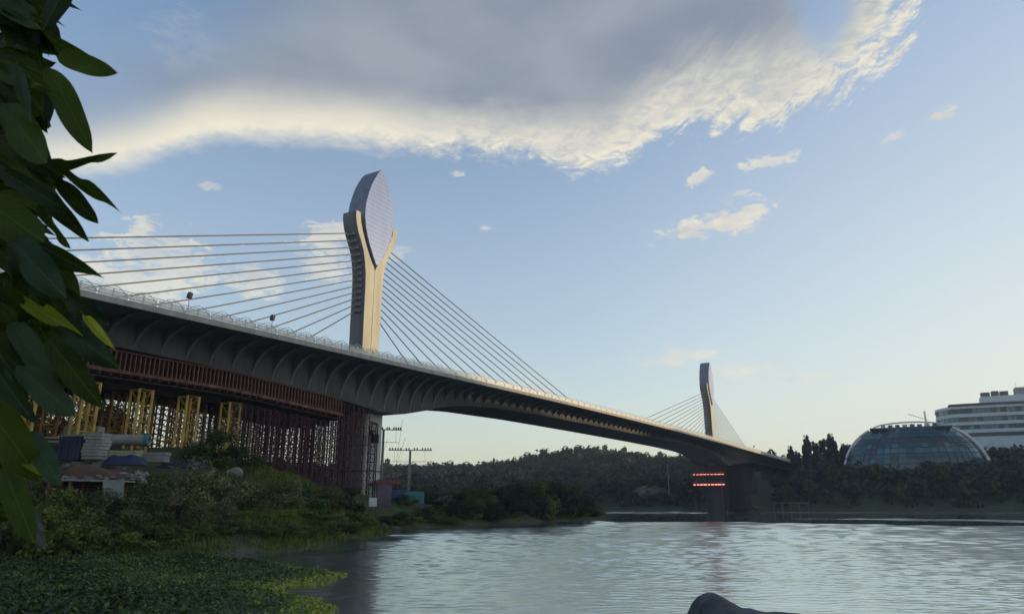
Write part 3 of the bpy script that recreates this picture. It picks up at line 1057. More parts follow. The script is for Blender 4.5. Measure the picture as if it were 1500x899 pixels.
for i, s in enumerate(np.arange(-33, -5.5, 2.05)):
    for r, w in enumerate((-6.4, -3.4, -0.2, 3.0, 6.2)):
        ss = s + 0.35 * ((r * 7) % 3 - 1)
        zq = min(zt(ss) - dep(ss), 21.6) - (4.0 if ss < -14 else 0.4)
        tower('scaffold_tower', rlab if r else 'dark red scaffold tower, %s from the near pier in the row nearest the water' % ORD[13 - i], 'scaffold tower', rg, ss, w + 0.2 * ((i * 5) % 3 - 1), 1.2, 1.5, 0.075, 0.035, M['maroon'], zq)

# ---------------------------------------------------------------- hoist mast, utility poles, sheds by the near pier
def hoist():
    x, y, _ = bw(-4.2, -6.2)
    g = gz(x, y)
    t = thing('hoist_mast', 'dark lattice hoist mast with a cabin standing in front of the near pier', 'mast', (x, y, g - .1), BANG + 0.4)
    legs, br = lattice_mb(1.1, 13.0, 1.3, 0.09, 0.05)
    for m in legs:
        m.build('post', M['black'], t)
    br.build('brace', M['black'], t)
    MB().box((0, 0, 13.15), (3.4, 0.3, 0.3)).build('cross_arm', M['black'], t)
    MB().box((1.7, 0.3, 10.6), (1.3, 1.2, 1.5)).build('cabin', M['black'], t, bevel=0.08)
    MB().box((-.9, 0, 11.4), (0.7, 0.7, 0.9)).build('winch', M['black'], t, bevel=0.08)


hoist()


def utility_pole(x, y, ztop, arm, label, rz):
    g = gz(x, y)
    h = ztop - g + 0.2
    t = thing('utility_pole', label, 'pole', (x, y, g - 0.2), rz, 'power poles behind the near pier')
    MB().tube([(0, 0, 0), (0, 0, h)], 0.36, 8, r2=0.24).build('pole', M['palegrey'], t, smooth=True)
    MB().box((0, 0, h), (arm, 0.18, 0.2)).build('cross_arm', M['steel'], t)
    MB().box((0, 0, h - 2.6), (arm * 0.86, 0.09, 0.09)).build('stay_bar', M['steel'], t)
    n = 16
    ins = MB().tube([(0, 0, 0), (0, 0, .12), (0, 0, .14), (0, 0, .3), (0, 0, .32), (0, 0, .44)], 0.15, 7).mesh('insulator')
    for i in range(n):
        q = -arm / 2 + 0.3 + (arm - 0.6) * i / (n - 1)
        if i in (5, 8, 11):
            continue
        link('insulator', ins, M['rust'], t, (q, 0, h + 0.1))
    for q in (-arm * .36, arm * .34):
        MB().tube([(q, 0, h - 0.1), (q, 0, h - 2.6)], 0.04, 4).build('hanger', M['steel'], t)
    return t


px, py, pz = at(601, 659, 168)
utility_pole(px, py, pz, 10.0, 'pale single utility pole with one wide crossarm rising from the teal container', 0.1)
px, py, pz = at(562, 629, 150)
utility_pole(px, py, pz, 7.6, 'utility pole half hidden behind the near pier, its crossarm higher in view', 0.1)
wr = MB()
for a, b in (((590, 613), (574, 720)), ((553, 690), (568, 642)), ((578, 690), (594, 640))):
    p0, p1 = at(*a, 155), at(*b, 150)
    wr.tube([p0, p1], 0.03, 4)
o = wr.build('guy_wire', M['black'])
tag(o, 'thin slanting guy wires running down beside the utility poles', 'wire')


def container(label, name, px, py, y, size, mt, rz, z_drop=0.0, doors=True):
    x, yy, z = at(px, py, y)
    t = thing(name, label, 'container', (x, yy, z), rz, 'site containers by the near pier')
    L, W, H = size
    b = MB()
    b.box((0, 0, H / 2), (L, W, H))
    b.build('shell', mt, t, bevel=0.04)
    rib = MB().box((0, 0, 0), (0.12, 0.06, H - 0.4)).mesh('corrugation')
    n = int(L / 0.42)
    for i in range(n):
        for sg in (-1, 1):
            link('corrugation', rib, mt, t, (-L / 2 + 0.35 + (L - .7) * i / (n - 1), sg * (W / 2 + 0.031), H / 2))
    for sg in (-1, 1):
        MB().box((sg * (L / 2 + 0.04), 0, H / 2), (0.06, W - 0.2, H - 0.3)).build('door', mt, t)
    MB().box((0, 0, H + 0.05), (L + 0.04, W + 0.04, 0.08)).build('roof', M['roof'], t)
    return t


container('teal shipping container at the foot of the utility pole', 'container', 598, 741, 132, (5.2, 2.4, 2.5), M['teal'], 0.25)
container('blue shipping container between the teal one and the lilac one', 'container', 579, 742, 126, (2.6, 2.4, 2.7), M['blue'], 0.3)
container('faded lilac container with pale ribs beside the near pier', 'container', 561, 741, 122, (2.4, 2.6, 3.4), M['lilac'], 0.2)


def red_shed():
    x, y, z = at(556, 735, 130)
    t = thing('shed', 'low open shed with a rusty red sheet roof in front of the near pier', 'shed', (x, y, z), 0.2)
    for i in range(6):
        MB().prism([(-3.2, 3.1 + .0), (0.0, 3.9), (3.2, 3.3), (3.2, 3.2), (0, 3.8), (-3.2, 3.0)], lambda a, b, d_: (d_, a * 0.6, b), -3.6 + 1.2 * i, -3.6 + 1.2 * i + 1.17).build('roof_sheet', M['rust'], t)
    for a in (-3.4, 0, 3.4):
        for b in (-1.8, 1.8):
            MB().tube([(a, b, -0.6), (a, b, 3.3)], 0.07, 5).build('post', M['timber'], t)


red_shed()
x, y, z = at(546, 741, 112)
sg_ = thing('notice_board', 'small blank white board on two legs in the scrub below the near pier', 'board', (x, y, z - 1.0), 0.1)
MB().box((0, 0, 1.6), (1.2, 0.06, 1.3)).build('panel', M['white'], sg_, bevel=0.02)
for a in (-.45, .45):
    MB().tube([(a, 0.06, -0.8), (a, 0.06, 2.1)], 0.04, 5).build('leg', M['timber'], sg_)

# ---------------------------------------------------------------- the building yard on the bank
def slab_stack(label, name, cat, px, py, y, L, W, n, th, mt, rz, jitter=0.1, part='board'):
    x, yy, z = at(px, py, y)
    t = thing(name, label, cat, (x, yy, z), rz)
    for i in range(n):
        a = random.uniform(-jitter, jitter)
        o = MB().box((0, 0, 0), (L * random.uniform(.94, 1.0), W, th * 0.9)).build(part, mt, t, (a, random.uniform(-jitter, jitter), th * (i + .5)), bevel=0.015)
        o.rotation_euler = (0, 0, random.uniform(-.02, .02))
    return t


slab_stack('neat stack of pale grey boards beside the navy tank on the bank', 'board_stack', 'stack', 139, 673, 76, 2.0, 1.6, 8, 0.34, M['palegrey'], -0.1)
slab_stack('long pale concrete slabs laid above the navy tank, under the yellow towers', 'slab_stack', 'stack', 122, 637, 84, 4.4, 1.2, 3, 0.32, M['palegrey'], -0.05, part='slab')
slab_stack('low row of pale green boards right of the grey board stack', 'board_stack', 'stack', 176, 668, 77, 4.4, 1.0, 2, 0.3, M['palegreen'], -0.05)
slab_stack('pale weathered block of stacked planks at the right end of the yard', 'plank_stack', 'stack', 224, 677, 79, 3.2, 1.2, 3, 0.36, M['palegrey'], -0.05, part='plank')
slab_stack('small slanting heap of grey boards half behind the big foreground leaves', 'board_stack', 'stack', 72, 652, 80, 3.4, 1.4, 4, 0.22, M['palegrey'], 0.2, 0.35)


def navy_tank():
    x, y, z = at(108, 672, 77)
    t = thing('site_tank', 'square navy tank with a flat lighter lid left of the grey boards', 'tank', (x, y, z - .2), -0.1)
    MB().box((0, 0, 1.25), (2.5, 2.0, 2.5)).build('body', M['navy'], t, bevel=0.06)
    for a in (-.8, 0, .8):
        MB().box((a, -1.03, 1.25), (0.1, 0.06, 2.3)).build('stiffener', M['navy'], t)
    MB().box((0.3, 0, 2.6), (2.2, 2.1, 0.16)).build('lid', M['palegrey'], t, bevel=0.02)


navy_tank()


def tarp(label, px, py, y, L, W, H, mt, rz):
    x, yy, z = at(px, py, y)
    n, k = 14, 8
    V, F = [], []
    for i in range(n + 1):
        for j in range(k + 1):
            u, v = i / n * 2 - 1, j / k * 2 - 1
            e = (1 - abs(u) ** 6) * (1 - abs(v) ** 4)
            V.append((u * L / 2, v * W / 2 * (1 + .05 * math.sin(5 * u)), H * e * (0.85 + 0.15 * math.sin(7 * u + 3 * v)) - 0.15))
    for i in range(n):
        for j in range(k):
            a = i * (k + 1) + j
            F.append((a, a + 1, a + k + 2, a + k + 1))
    o = MB().add(V, F).build('tarpaulin', mt, None, (x, yy, z), smooth=True)
    o.rotation_euler = (0, 0, rz)
    return tag(o, label, 'tarpaulin', 'sheeted heaps in the yard')


tarp('crumpled navy tarpaulin below the pale green boards', 183, 679, 75, 4.4, 1.6, 1.1, M['navy'], 0)
tarp('long low navy tarpaulin right of the plank stack, above the big bush', 268, 683, 84, 5.6, 1.6, 0.9, M['navy'], 0.05)
tarp('dark tarpaulin heap at the far left of the yard behind the leaves', 88, 668, 78, 2.6, 1.6, 1.3, M['navy'], 0.1)


def culvert():
    x, y, z = at(180, 652, 82)
    t = thing('pipe', 'long grey concrete pipe lying at the foot of the yellow towers', 'pipe', (x, y, z), 0.12)
    mb = MB()
    n, L, r0, r1 = 18, 5.6, 0.62, 0.5
    vs, fs = [], []
    for (q, r) in ((-L / 2, r0), (L / 2, r0), (L / 2, r1), (-L / 2, r1)):
        vs += [(q, r * math.cos(2 * PI * i / n), r * math.sin(2 * PI * i / n) + r0) for i in range(n)]
    for a in range(4):
        b = (a + 1) % 4
        fs += [(a * n + i, a * n + (i + 1) % n, b * n + (i + 1) % n, b * n + i) for i in range(n)]
    mb.add(vs, fs).build('barrel', M['palegrey'], t, smooth=False)
    MB().tube([(L / 2 - .45, 0, r0), (L / 2 - .05, 0, r0)], 0.74, 16, cap=False).build('collar', M['teal'], t)


culvert()


def lumps(label, name, cat, cx, cy, cz, rx, ry, rz_, mt, seed, kind=None, n=160):
    r = np.random.default_rng(seed)
    bm = bmesh.new()
    bmesh.ops.create_icosphere(bm, subdivisions=4, radius=1.0)
    ph = r.uniform(0, 6, 6)
    for v in bm.verts:
        c = v.co
        k = 1 + (.30 if kind == 'rough' else .16) * math.sin(3 * c.x + ph[0]) * math.cos(2.6 * c.y + ph[1]) + .10 * math.sin(6 * c.y + ph[2] + 3 * c.z) + .05 * math.sin(13 * c.x + ph[3]) * math.sin(11 * c.y + ph[4])
        v.co = Vector((c.x * rx * k, c.y * ry * k, c.z * rz_ * k))
    me = bpy.data.meshes.new(name)
    bm.to_mesh(me)
    bm.free()
    me.shade_smooth()
    o = link(name, me, mt, None, (cx, cy, cz))
    return tag(o, label, cat)


x, y, z = at(135, 705, 74)
lumps('heap of red soil and rubble between the yard and the dark shed', 'soil_heap', 'soil heap', x, y, z - 0.2, 4.2, 2.2, 1.6, M['soil'], 5, 'rough')


def rubble():
    V, F, T = [], [], []
    r = np.random.default_rng(11)
    for _ in range(700):
        a = r.uniform(20, 215)
        q = at(a, 700 - (a - 20) * 0.06 + r.uniform(-14, 16), r.uniform(70, 79))
        g = gz(q[0], q[1])
        s = abs(r.normal(0.12, 0.14)) + 0.05
        n = len(V)
        for dx, dy, dz in ((-1, -.8, -.5), (1, -.9, -.4), (.8, 1, -.5), (-.9, .8, -.5), (-.6, -.5, .6), (.7, -.6, .5), (.5, .7, .7), (-.5, .6, .5)):
            V.append((q[0] + dx * s * r.uniform(.7, 1.3), q[1] + dy * s, max(g, q[2] - 1.0) + dz * s * r.uniform(.6, 1)))
        F += [[n, n + 1, n + 2, n + 3], [n + 4, n + 5, n + 6, n + 7], [n, n + 1, n + 5, n + 4], [n + 1, n + 2, n + 6, n + 5], [n + 2, n + 3, n + 7, n + 6], [n + 3, n, n + 4, n + 7]]
    m, bs = new_mat('mixed_rubble')
    n1 = noise(coords(), 2.2, 2)
    n2 = noise(coords(), 0.8, 2)
    X.nt.links.new(mixc(sstep(.45, .6, n2), mixc(sstep(.4, .6, n1), (0.16, 0.15, 0.13), (0.30, 0.29, 0.26)), (0.17, 0.09, 0.06)), bs.inputs['Base Color'])
    bs.inputs['Roughness'].default_value = 0.9
    o = link('rubble', fast_mesh('rubble', V, np.array(F)), m)
    tag(o, 'broken stones and rubble strewn over the bank below the yard', 'rubble', None, 'stuff')


rubble()


def dark_shed():
    x, y, z = at(132, 724, 69)
    t = thing('lean_to_shed', 'dark open lean-to shed with a flat grey roof and a leaning sheet at its side', 'shed', (x, y, z - .3), -0.05)
    for i in range(5):
        MB().box((-3.0 + 1.45 * i, 0, 1.62 - 0.03 * i), (1.40, 2.4, 0.14)).build('roof_sheet', M['palegrey'], t)
    for a, b in ((-1.4, -1.0), (2.4, -1.0), (-3.4, -1.0), (-1.4, 1.0), (2.8, 1.0), (-3.4, 1.0)):
        MB().box((a, b, 0.5), (0.22, 0.22, 2.1)).build('post', M['rust'], t)
    MB().box((0, 1.12, 0.6), (6.8, 0.08, 1.9)).build('back_wall', M['timber'], t)
    o = MB().box((0, 0, 0), (2.0, 0.06, 1.7)).build('leaning_sheet', M['palegrey'], t, (3.0, -1.35, 0.75))
    o.rotation_euler = (0.15, 0, 0)


dark_shed()
x, y, z = at(153, 775, 57)
o = MB().box((0, 0, 0.3), (1.05, 0.9, 0.95)).build('concrete_block', M['palegrey'], None, (x, y, gz(x, y)), bevel=0.06)
o.rotation_euler = (0.05, 0.08, 0.3)
tag(o, 'single weathered concrete block lying in the grass below the dark bush', 'block')
x, y, z = at(345, 692, 92)
lumps('small pale boulder between the leafy tree and the scaffold', 'boulder', 'boulder', x, y, max(z, gz(x, y)), 1.0, .8, .6, M['palegrey'], 9)
x, y, z = at(558, 770, 108)
lumps('pale boulder at the water edge where the left bank ends', 'boulder', 'boulder', -19.0, 110.5, 0.3, .45, .45, .8, M['rubbly'], 12)
lumps('low grey stone beside the pale boulder at the bank corner', 'boulder', 'boulder', -18.0, 113.0, 0.15, .8, .6, .4, M['rubbly'], 13)


# the dark rock close to the camera
def near_rock():
    y0 = 16.5
    # crest of the rock as seen along its length: place across, height
    crest = [(1002, 935), (1008, 915), (1014, 896), (1020, 881), (1028, 872), (1038, 868.5), (1050, 871), (1062, 877), (1076, 884), (1090, 890.5), (1097, 889.5), (1108, 893), (1125, 896.5), (1150, 898), (1175, 899), (1195, 906), (1210, 930)]
    pts = [at(q[0], q[1], y0) for q in crest]
    xs = [q[0] for q in pts]
    zs = [q[2] for q in pts]
    n, k = 190, 70
    rr_ = np.random.default_rng(51)
    wv = [(rr_.normal(0, 1, 3) * f_, rr_.uniform(0, 6), .052 / f_ ** .85) for f_ in (2.5, 3.2, 4.5, 6, 8, 11, 15, 20, 27, 36) for _ in range(3)]
    V, F = [], []
    for i in range(n + 1):
        x = xs[0] + (xs[-1] - xs[0]) * i / n
        zc = float(np.mean([np.interp(x + q, xs, zs) for q in (-.05, -.025, 0, .025, .05)]))
        for j in range(k + 1):
            a = -PI * 0.52 + PI * 1.04 * j / k
            d_ = (1.0 + .10 * math.sin(2.2 * x + a)) * 1.15
            lump = 1 + (.05 * math.sin(3.2 * x + 3.0 * a) + .03 * math.sin(6.0 * x - 5.0 * a)) * abs(math.sin(a))
            zz = -0.7 + (zc + 0.7) * max(math.cos(a), 0.0) ** 0.55 * lump
            q = np.array((x, d_ * math.sin(a), zz))
            h_ = sum(am * (abs(math.sin(float(w_ @ q) + ph_)) - .6) for w_, ph_, am in wv)
            V.append((x + .06 * math.sin(a) + .3 * h_, y0 + d_ * math.sin(a) * (1 + .5 * h_), zz + .55 * h_ * (0.35 if abs(a) < .3 else 1)))
    for i in range(n):
        for j in range(k):
            q = i * (k + 1) + j
            F.append((q, q + 1, q + k + 2, q + k + 1))
    o = MB().add(V, F).build('shore_rock', M['rock'], None, (0, 0, 0), smooth=True)
    tag(o, 'dark smooth rock with a humped left end rising from the water close to the viewer', 'rock')


near_rock()

# ---------------------------------------------------------------- foliage
def foliage(n, size, clumps, squash=(1, 1, 1), seed=0, spread=0.30, flat=0.0, hang=0.0, aspect=1.9, low=-0.6):
    """leaf-sized faces gathered in clumps through a crown of radius 1: verts, quads, tint"""
    r = np.random.default_rng(seed)
    cc = r.normal(size=(clumps, 3))
    cc /= np.linalg.norm(cc, axis=1)[:, None]
    cc *= r.uniform(0.35, 0.92, (clumps, 1)) ** 0.6
    cc = cc[cc[:, 2] > low]
    rad = r.uniform(0.55, 1.35, len(cc)) * spread
    idx = r.integers(0, len(cc), n)
    off = r.normal(size=(n, 3))
    off /= np.linalg.norm(off, axis=1)[:, None]
    off *= (r.uniform(0.25, 1.0, (n, 1)) ** 0.45)
    c = (cc[idx] + off * rad[idx][:, None]) * np.array(squash)
    out = off + 0.5 * cc[idx] + r.normal(scale=.55, size=(n, 3))
    out[:, 2] += flat
    out /= np.linalg.norm(out, axis=1)[:, None]
    t = np.cross(out, r.normal(size=(n, 3)))
    t[:, 2] -= hang
    t /= np.linalg.norm(t, axis=1)[:, None]
    b = np.cross(out, t)
    L = (size * r.uniform(0.6, 1.4, n))[:, None]
    W = L / aspect
    bend = out * L * 0.12
    V = np.stack([c - t * L, c + b * W - bend * 0 + t * L * .1, c + t * L - bend, c - b * W + t * L * .1], 1).reshape(-1, 3)
    F = np.arange(4 * n).reshape(n, 4)
    tint = np.clip(r.normal(0.42, 0.2, n) + 0.25 * (r.uniform(size=len(cc))[idx] - .5), 0, 1)
    return V, F, tint


def crown_mesh(name, mt, *a, **k):
    V, F, T = foliage(*a, **k)
    me = fast_mesh(name, V, F, T)
    me.materials.append(mt)
    return me


def stem_mesh(kind, h, seed):
    r = random.Random(seed)
    mb = MB()
    if kind == 'trunk':
        mb.tube([(0, 0, -0.3), (0.04, 0.0, h * .5), (0.0, 0.05, h)], 0.11, 6, r2=0.05)
    for i in range(5):
        a = r.uniform(0, 6.28)
        e = r.uniform(.25, .6)
        z0 = h * .55 if kind == 'trunk' else -0.5
        mb.tube([(0, 0, z0), (e * .5 * math.cos(a), e * .5 * math.sin(a), z0 + .35), (e * math.cos(a), e * math.sin(a), z0 + .65 + r.uniform(0, .25))], 0.045, 5, r2=0.015)
    return mb.mesh(kind)


BUSH = {}
for key, mt, sd0, n, sz in (('olive', 'leaf_olive', 1, 5200, 0.045), ('olive2', 'leaf_olive', 2, 5200, 0.045), ('green', 'leaf_green', 3, 5000, 0.045), ('green2', 'leaf_green', 4, 4600, 0.05),
                            ('dark', 'leaf_dark', 5, 4200, 0.05), ('dark2', 'leaf_dark', 6, 4200, 0.05), ('weed', 'leaf_weed', 7, 3600, 0.06), ('weed2', 'leaf_weed', 8, 3600, 0.06)):
    BUSH[key] = (crown_mesh('foliage', M[mt], n, sz, 27, (1, 1, 0.95), sd0, 0.31, 0.2, 0.5 if 'olive' in key else 0.1, 2.2 if 'olive' in key else 1.8),
                 stem_mesh('stem', 1.0, sd0))
TREE = {}
for key, mt, sd0 in (('dark', 'leaf_dark', 21), ('green', 'leaf_green', 22), ('dark2', 'leaf_dark', 23)):
    TREE[key] = (crown_mesh('crown', M[mt], 3600, 0.055, 34, (0.62, 0.62, 0.62), sd0, 0.24, 0.2, 0.0, 1.7, -0.75), stem_mesh('trunk', 1.0, sd0))


def bush(kind, x, y, r, h, label, group=None, rz=None, name='bush', cat='bush', sink=0.25):
    """r: half width, h: height above the ground"""
    g = gz(x, y)
    t = thing(name, label, cat, (x, y, g), random.uniform(0, 6.28) if rz is None else rz, group)
    f, s = BUSH[kind]
    o = link('foliage', f, None, t, (0, 0, h * (0.5 - sink * .5)))
    o.scale = (r, r, h * (0.5 + sink * .5))
    o = link('stem', s, M['bark'], t, (0, 0, h * .25))
    o.scale = (r * .7, r * .7, h * .6)
    return t


def tree(kind, x, y, r, h, label, group=None, z=None):
    g = gz(x, y) if z is None else z
    t = thing('tree', label, 'tree', (x, y, g), random.uniform(0, 6.28), group)
    f, s = TREE[kind]
    o = link('crown', f, None, t, (0, 0, h * .62))
    o.scale = (r / .62, r / .62, h * .38 / .5)
    o = link('trunk', s, M['bark'], t)
    o.scale = (r * .8, r * .8, h * .62)
    return t


def bush_px(kind, px, ptop, y, wpx, label, group=None, **k):
    """a bush whose crown is centred on that line of sight, wpx wide, its top at ptop"""
    x, yy, zt_ = at(px, ptop, y)
    r = wpx / FPX * y / 2 * 1.03
    g = gz(x, yy)
    return bush(kind, x, yy, r, max(zt_ - g, 0.8), label, group, **k)


bush_px('olive', 268, 676, 74, 150, 'broad olive-brown bush filling the middle of the left bank below the navy tarpaulin')
bush_px('olive2', 345, 690, 80, 110, 'olive bush with pale seed tips, just right of the broadest bush')
bush_px('green', 166, 716, 62, 92, 'dark leafy bush with glossy pale leaves in front of the open shed')
bush_px('green2', 320, 628, 92, 84, 'dark green tree-like bush standing against the scaffold', name='bush')
bush_px('green', 352, 655, 96, 70, 'smaller dark bush on the right flank of the tall one against the scaffold')
bush_px('olive', 405, 700, 88, 90, 'yellowish olive bush below the left half of the dark red scaffold')
bush_px('green2', 440, 706, 94, 84, 'mid green bush below the middle of the dark red scaffold')
bush_px('olive2', 478, 712, 99, 76, 'olive bush below the right half of the dark red scaffold')
bush_px('dark', 512, 710, 106, 66, 'dark bush at the foot of the near pier')
bush_px('green', 215, 706, 68, 80, 'green bush between the shed and the broadest bush')
bush_px('olive2', 310, 735, 68, 90, 'low olive bush in front of the broadest bush, near the water')
bush_px('weed', 385, 742, 76, 80, 'low bright weedy bush at the water edge right of centre of the bank')
bush_px('weed2', 455, 745, 86, 86, 'low green weedy bush at the water edge below the scaffold')
bush_px('weed', 520, 748, 98, 60, 'weedy bush at the outer corner of the left bank')
bush_px('weed2', 75, 708, 62, 90, 'yellow-green weedy bush seen just right of the lowest foreground leaf')
bush_px('weed', 120, 742, 58, 90, 'yellow-green low bush left of the dark leafy bush')
bush_px('weed2', 30, 735, 56, 110, 'weedy bush behind the lowest foreground leaves')
bush_px('weed', 225, 765, 60, 80, 'small bright bush in the grass below the broadest bush')
bush_px('olive', 30, 690, 68, 80, 'brownish bush behind the big lower foreground leaf')
bush_px('green2', -40, 700, 62, 120, 'green bush at the left edge beyond the foreground leaves')
for i, q in enumerate(np.arange(-104, -32, 3.6)):
    x, y, _ = bw(q, (16, 21, 26)[i % 3])
    bush(('dark', 'dark2', 'olive')[i % 3], x, y, random.uniform(4.2, 5.2), random.uniform(6.6, 8.8), 'dark bush in the thicket seen through the yellow towers', 'bushes behind the yellow towers')
wg = 'low weeds along the waterline of the left bank'
for i in range(34):
    q = i / 33
    pts = [(-50, 53.5), (-39, 57.8), (-27, 61.8), (-23.5, 67), (-21.6, 77), (-21.0, 90), (-20.6, 106)]
    k = min(int(q * 6), 5)
    f = q * 6 - k
    x = pts[k][0] + (pts[k + 1][0] - pts[k][0]) * f + random.uniform(-1.2, .4)
    y = pts[k][1] + (pts[k + 1][1] - pts[k][1]) * f + random.uniform(-.5, 1.5)
    bush(('weed', 'weed2', 'green')[i % 3], x, y, random.uniform(.9, 1.8), random.uniform(.6, 1.3), 'low green weed clump rooted along the waterline of the left bank', wg, name='weed_clump', cat='weeds')
pg = 'dark bushes crowding the wooded point beyond the near pier'
plab = 'dark bush on the wooded point that juts into the lake beyond the near pier'
PT = [(-17, 117, 2.2, 2.2), (-14, 124, 2.6, 2.4), (-9, 132, 3, 3), (-12, 130, 2.4, 3.0), (-4, 137, 3, 3.4), (-6, 141, 3.2, 4.6), (0, 143, 3.2, 4.2), (-2, 150, 3.6, 5.5), (4, 148, 3.2, 5.2), (6, 154, 4, 7.5), (2, 158, 4, 7),
      (9, 160, 4, 7.8), (11, 166, 4, 7.2), (13, 170, 3.6, 6.8), (16, 174, 3.4, 5.8), (19, 181, 3.0, 3.8), (17, 184, 3.4, 5.0), (22, 190, 2.2, 2.2), (-18, 125, 2.2, 1.8), (-16, 134, 3, 2.4), (-10, 146, 3.4, 3.2),
      (-5, 160, 4, 5), (5, 170, 4, 7), (10, 178, 4, 6.5), (12, 190, 4, 5.5), (-12, 160, 4, 4), (0, 175, 4, 6), (-20, 150, 3, 3)]
for i, (x, y, r, h) in enumerate(PT):
    bush(('dark', 'green2', 'dark2', 'dark')[i % 4] if y > 128 else ('green', 'green2')[i % 2], x, y, r, h, plab, pg)
for i in range(26):
    q = i / 25
    pts = [(-19, 114), (-13, 122.5), (-5.5, 134), (5.5, 147), (15.5, 170), (23.5, 188)]
    k = min(int(q * 5), 4)
    f = q * 5 - k
    x = pts[k][0] + (pts[k + 1][0] - pts[k][0]) * f + random.uniform(-1.6, -.2)
    y = pts[k][1] + (pts[k + 1][1] - pts[k][1]) * f + random.uniform(0, 1)
    bush(('green', 'weed', 'dark')[i % 3], x, y, random.uniform(1.2, 2.2), random.uniform(.9, 2.0), 'low shore bush rooted along the waterline of the wooded point', 'low bushes along the waterline of the point', name='shore_bush')

# ---- grass on the near bank
def grass():
    r = np.random.default_rng(3)
    n = 90000
    u = r.uniform(0, 1, n)
    y = 46 + 66 * u ** 1.3
    x = r.uniform(-62, -14, n)
    P = np.stack([x, y], 1)
    sd_ = poly_signed(P, LAKE)
    keep = (sd_ > -1.5) & (sd_ < 16)
    P = P[keep]
    z = height(P)
    ok = (z > 0.02) | (r.uniform(size=len(z)) < .6)
    P, z = P[ok], np.maximum(z[ok], -0.08)
    n = len(P)
    h = r.uniform(.35, 1.0, n) * (0.7 + 0.5 * wob(P, 4, 1))
    a = r.uniform(0, 2 * PI, n)
    lean = r.uniform(0.05, .5, n) * h
    w = 0.03 + 0.02 * r.uniform(size=n) + P[:, 1] * 0.0004
    b = np.column_stack([P, z - .05])
    side = np.column_stack([-np.sin(a) * w, np.cos(a) * w, np.zeros(n)])
    tip = b + np.column_stack([np.cos(a) * lean, np.sin(a) * lean, h])
    mid = b + np.column_stack([np.cos(a) * lean * .3, np.sin(a) * lean * .3, h * .6])
    V = np.stack([b - side, b + side, mid + side * .7, tip, mid - side * .7], 1).reshape(-1, 3)
    F = np.arange(5 * n).reshape(n, 5)
    o = link('grass', fast_mesh('grass', V, F, np.clip(r.normal(.5, .22, n), 0, 1)), M['grass'])
    tag(o, 'long rough grass covering the slope of the left bank', 'grass', None, 'stuff')


grass()


def water_plants():
    r = np.random.default_rng(5)
    poly = np.array([(-66, 24), (-40, 20), (-20, 19.5), (-8.5, 22), (-6.3, 27), (-7.0, 30.5), (-8.0, 33), (-10.2, 34.5), (-11.0, 37), (-9.0, 40), (-9.3, 43.5), (-12.5, 47), (-15, 50.5), (-19, 54), (-24.5, 58.5), (-30, 62.5), (-42, 59.5), (-56, 54.5)])
    n = 150000
    P = np.column_stack([r.uniform(-66, -5, n), 19 + 39 * r.uniform(0, 1, n) ** 1.1])
    sd_ = poly_signed(P, poly) + 0.5 * wob(P, 1.6, 1.0) + 0.25 * wob(P, .6, 3.0)
    gap_ = wob(P, 2.6, 5.0) + 0.6 * wob(P, .9, 7.0)
    k = (sd_ < 0) & (r.uniform(size=n) > np.clip((gap_ - .75) * 1.6, 0, .85))
    P, sd_ = P[k], sd_[k]
    n = len(P)
    hgt = np.clip(-sd_ * .25, 0.04, .34) * (0.75 + 0.65 * wob(P, 1.2, 2.0) * .8) * r.uniform(.3, 1.15, n)
    hgt = np.clip(hgt, 0.02, .5)
    s = r.uniform(.035, .115, n) * (1.0 + 0.3 * wob(P, 3.1, 4.0))
    a = r.uniform(0, 2 * PI, n)
    tilt = r.uniform(0.1, 1.15, n)
    ax = np.column_stack([np.cos(a) * np.cos(tilt), np.sin(a) * np.cos(tilt), np.sin(tilt)])
    sd2 = np.column_stack([-np.sin(a), np.cos(a), np.zeros(n)])
    nr = np.cross(ax, sd2)
    c = np.column_stack([P, hgt])
    S = s[:, None]
    V = np.stack([c - ax * S, c - ax * S * .35 + sd2 * S * .8 + nr * S * .15, c + ax * S * .55 + sd2 * S * .7 + nr * S * .2, c + ax * S * 1.05,
                  c + ax * S * .55 - sd2 * S * .7 + nr * S * .2, c - ax * S * .35 - sd2 * S * .8 + nr * S * .15], 1).reshape(-1, 3)
    F = np.arange(6 * n).reshape(n, 6)
    # fresher, yellower growth along the open-water fringe
    fresh = np.clip(1.15 + sd_ * 0.42 + 0.4 * wob(P, 2.0, 1.0), 0, 1) * np.clip((P[:, 0] + 17) / 5, 0, 1) * 1.1
    T = np.clip(r.normal(.32, .26, n) + 0.2 * wob(P, 1.1, 2.0) + 0.2 * wob(P, 4.3, 6.0) + fresh, 0, 2)
    m = M['hyacinth']
    o = link('water_plants', fast_mesh('water_plants', V, F, T), m)
    tag(o, 'dense mat of floating dark green water plants by the left bank', 'water plants', None, 'stuff')


water_plants()

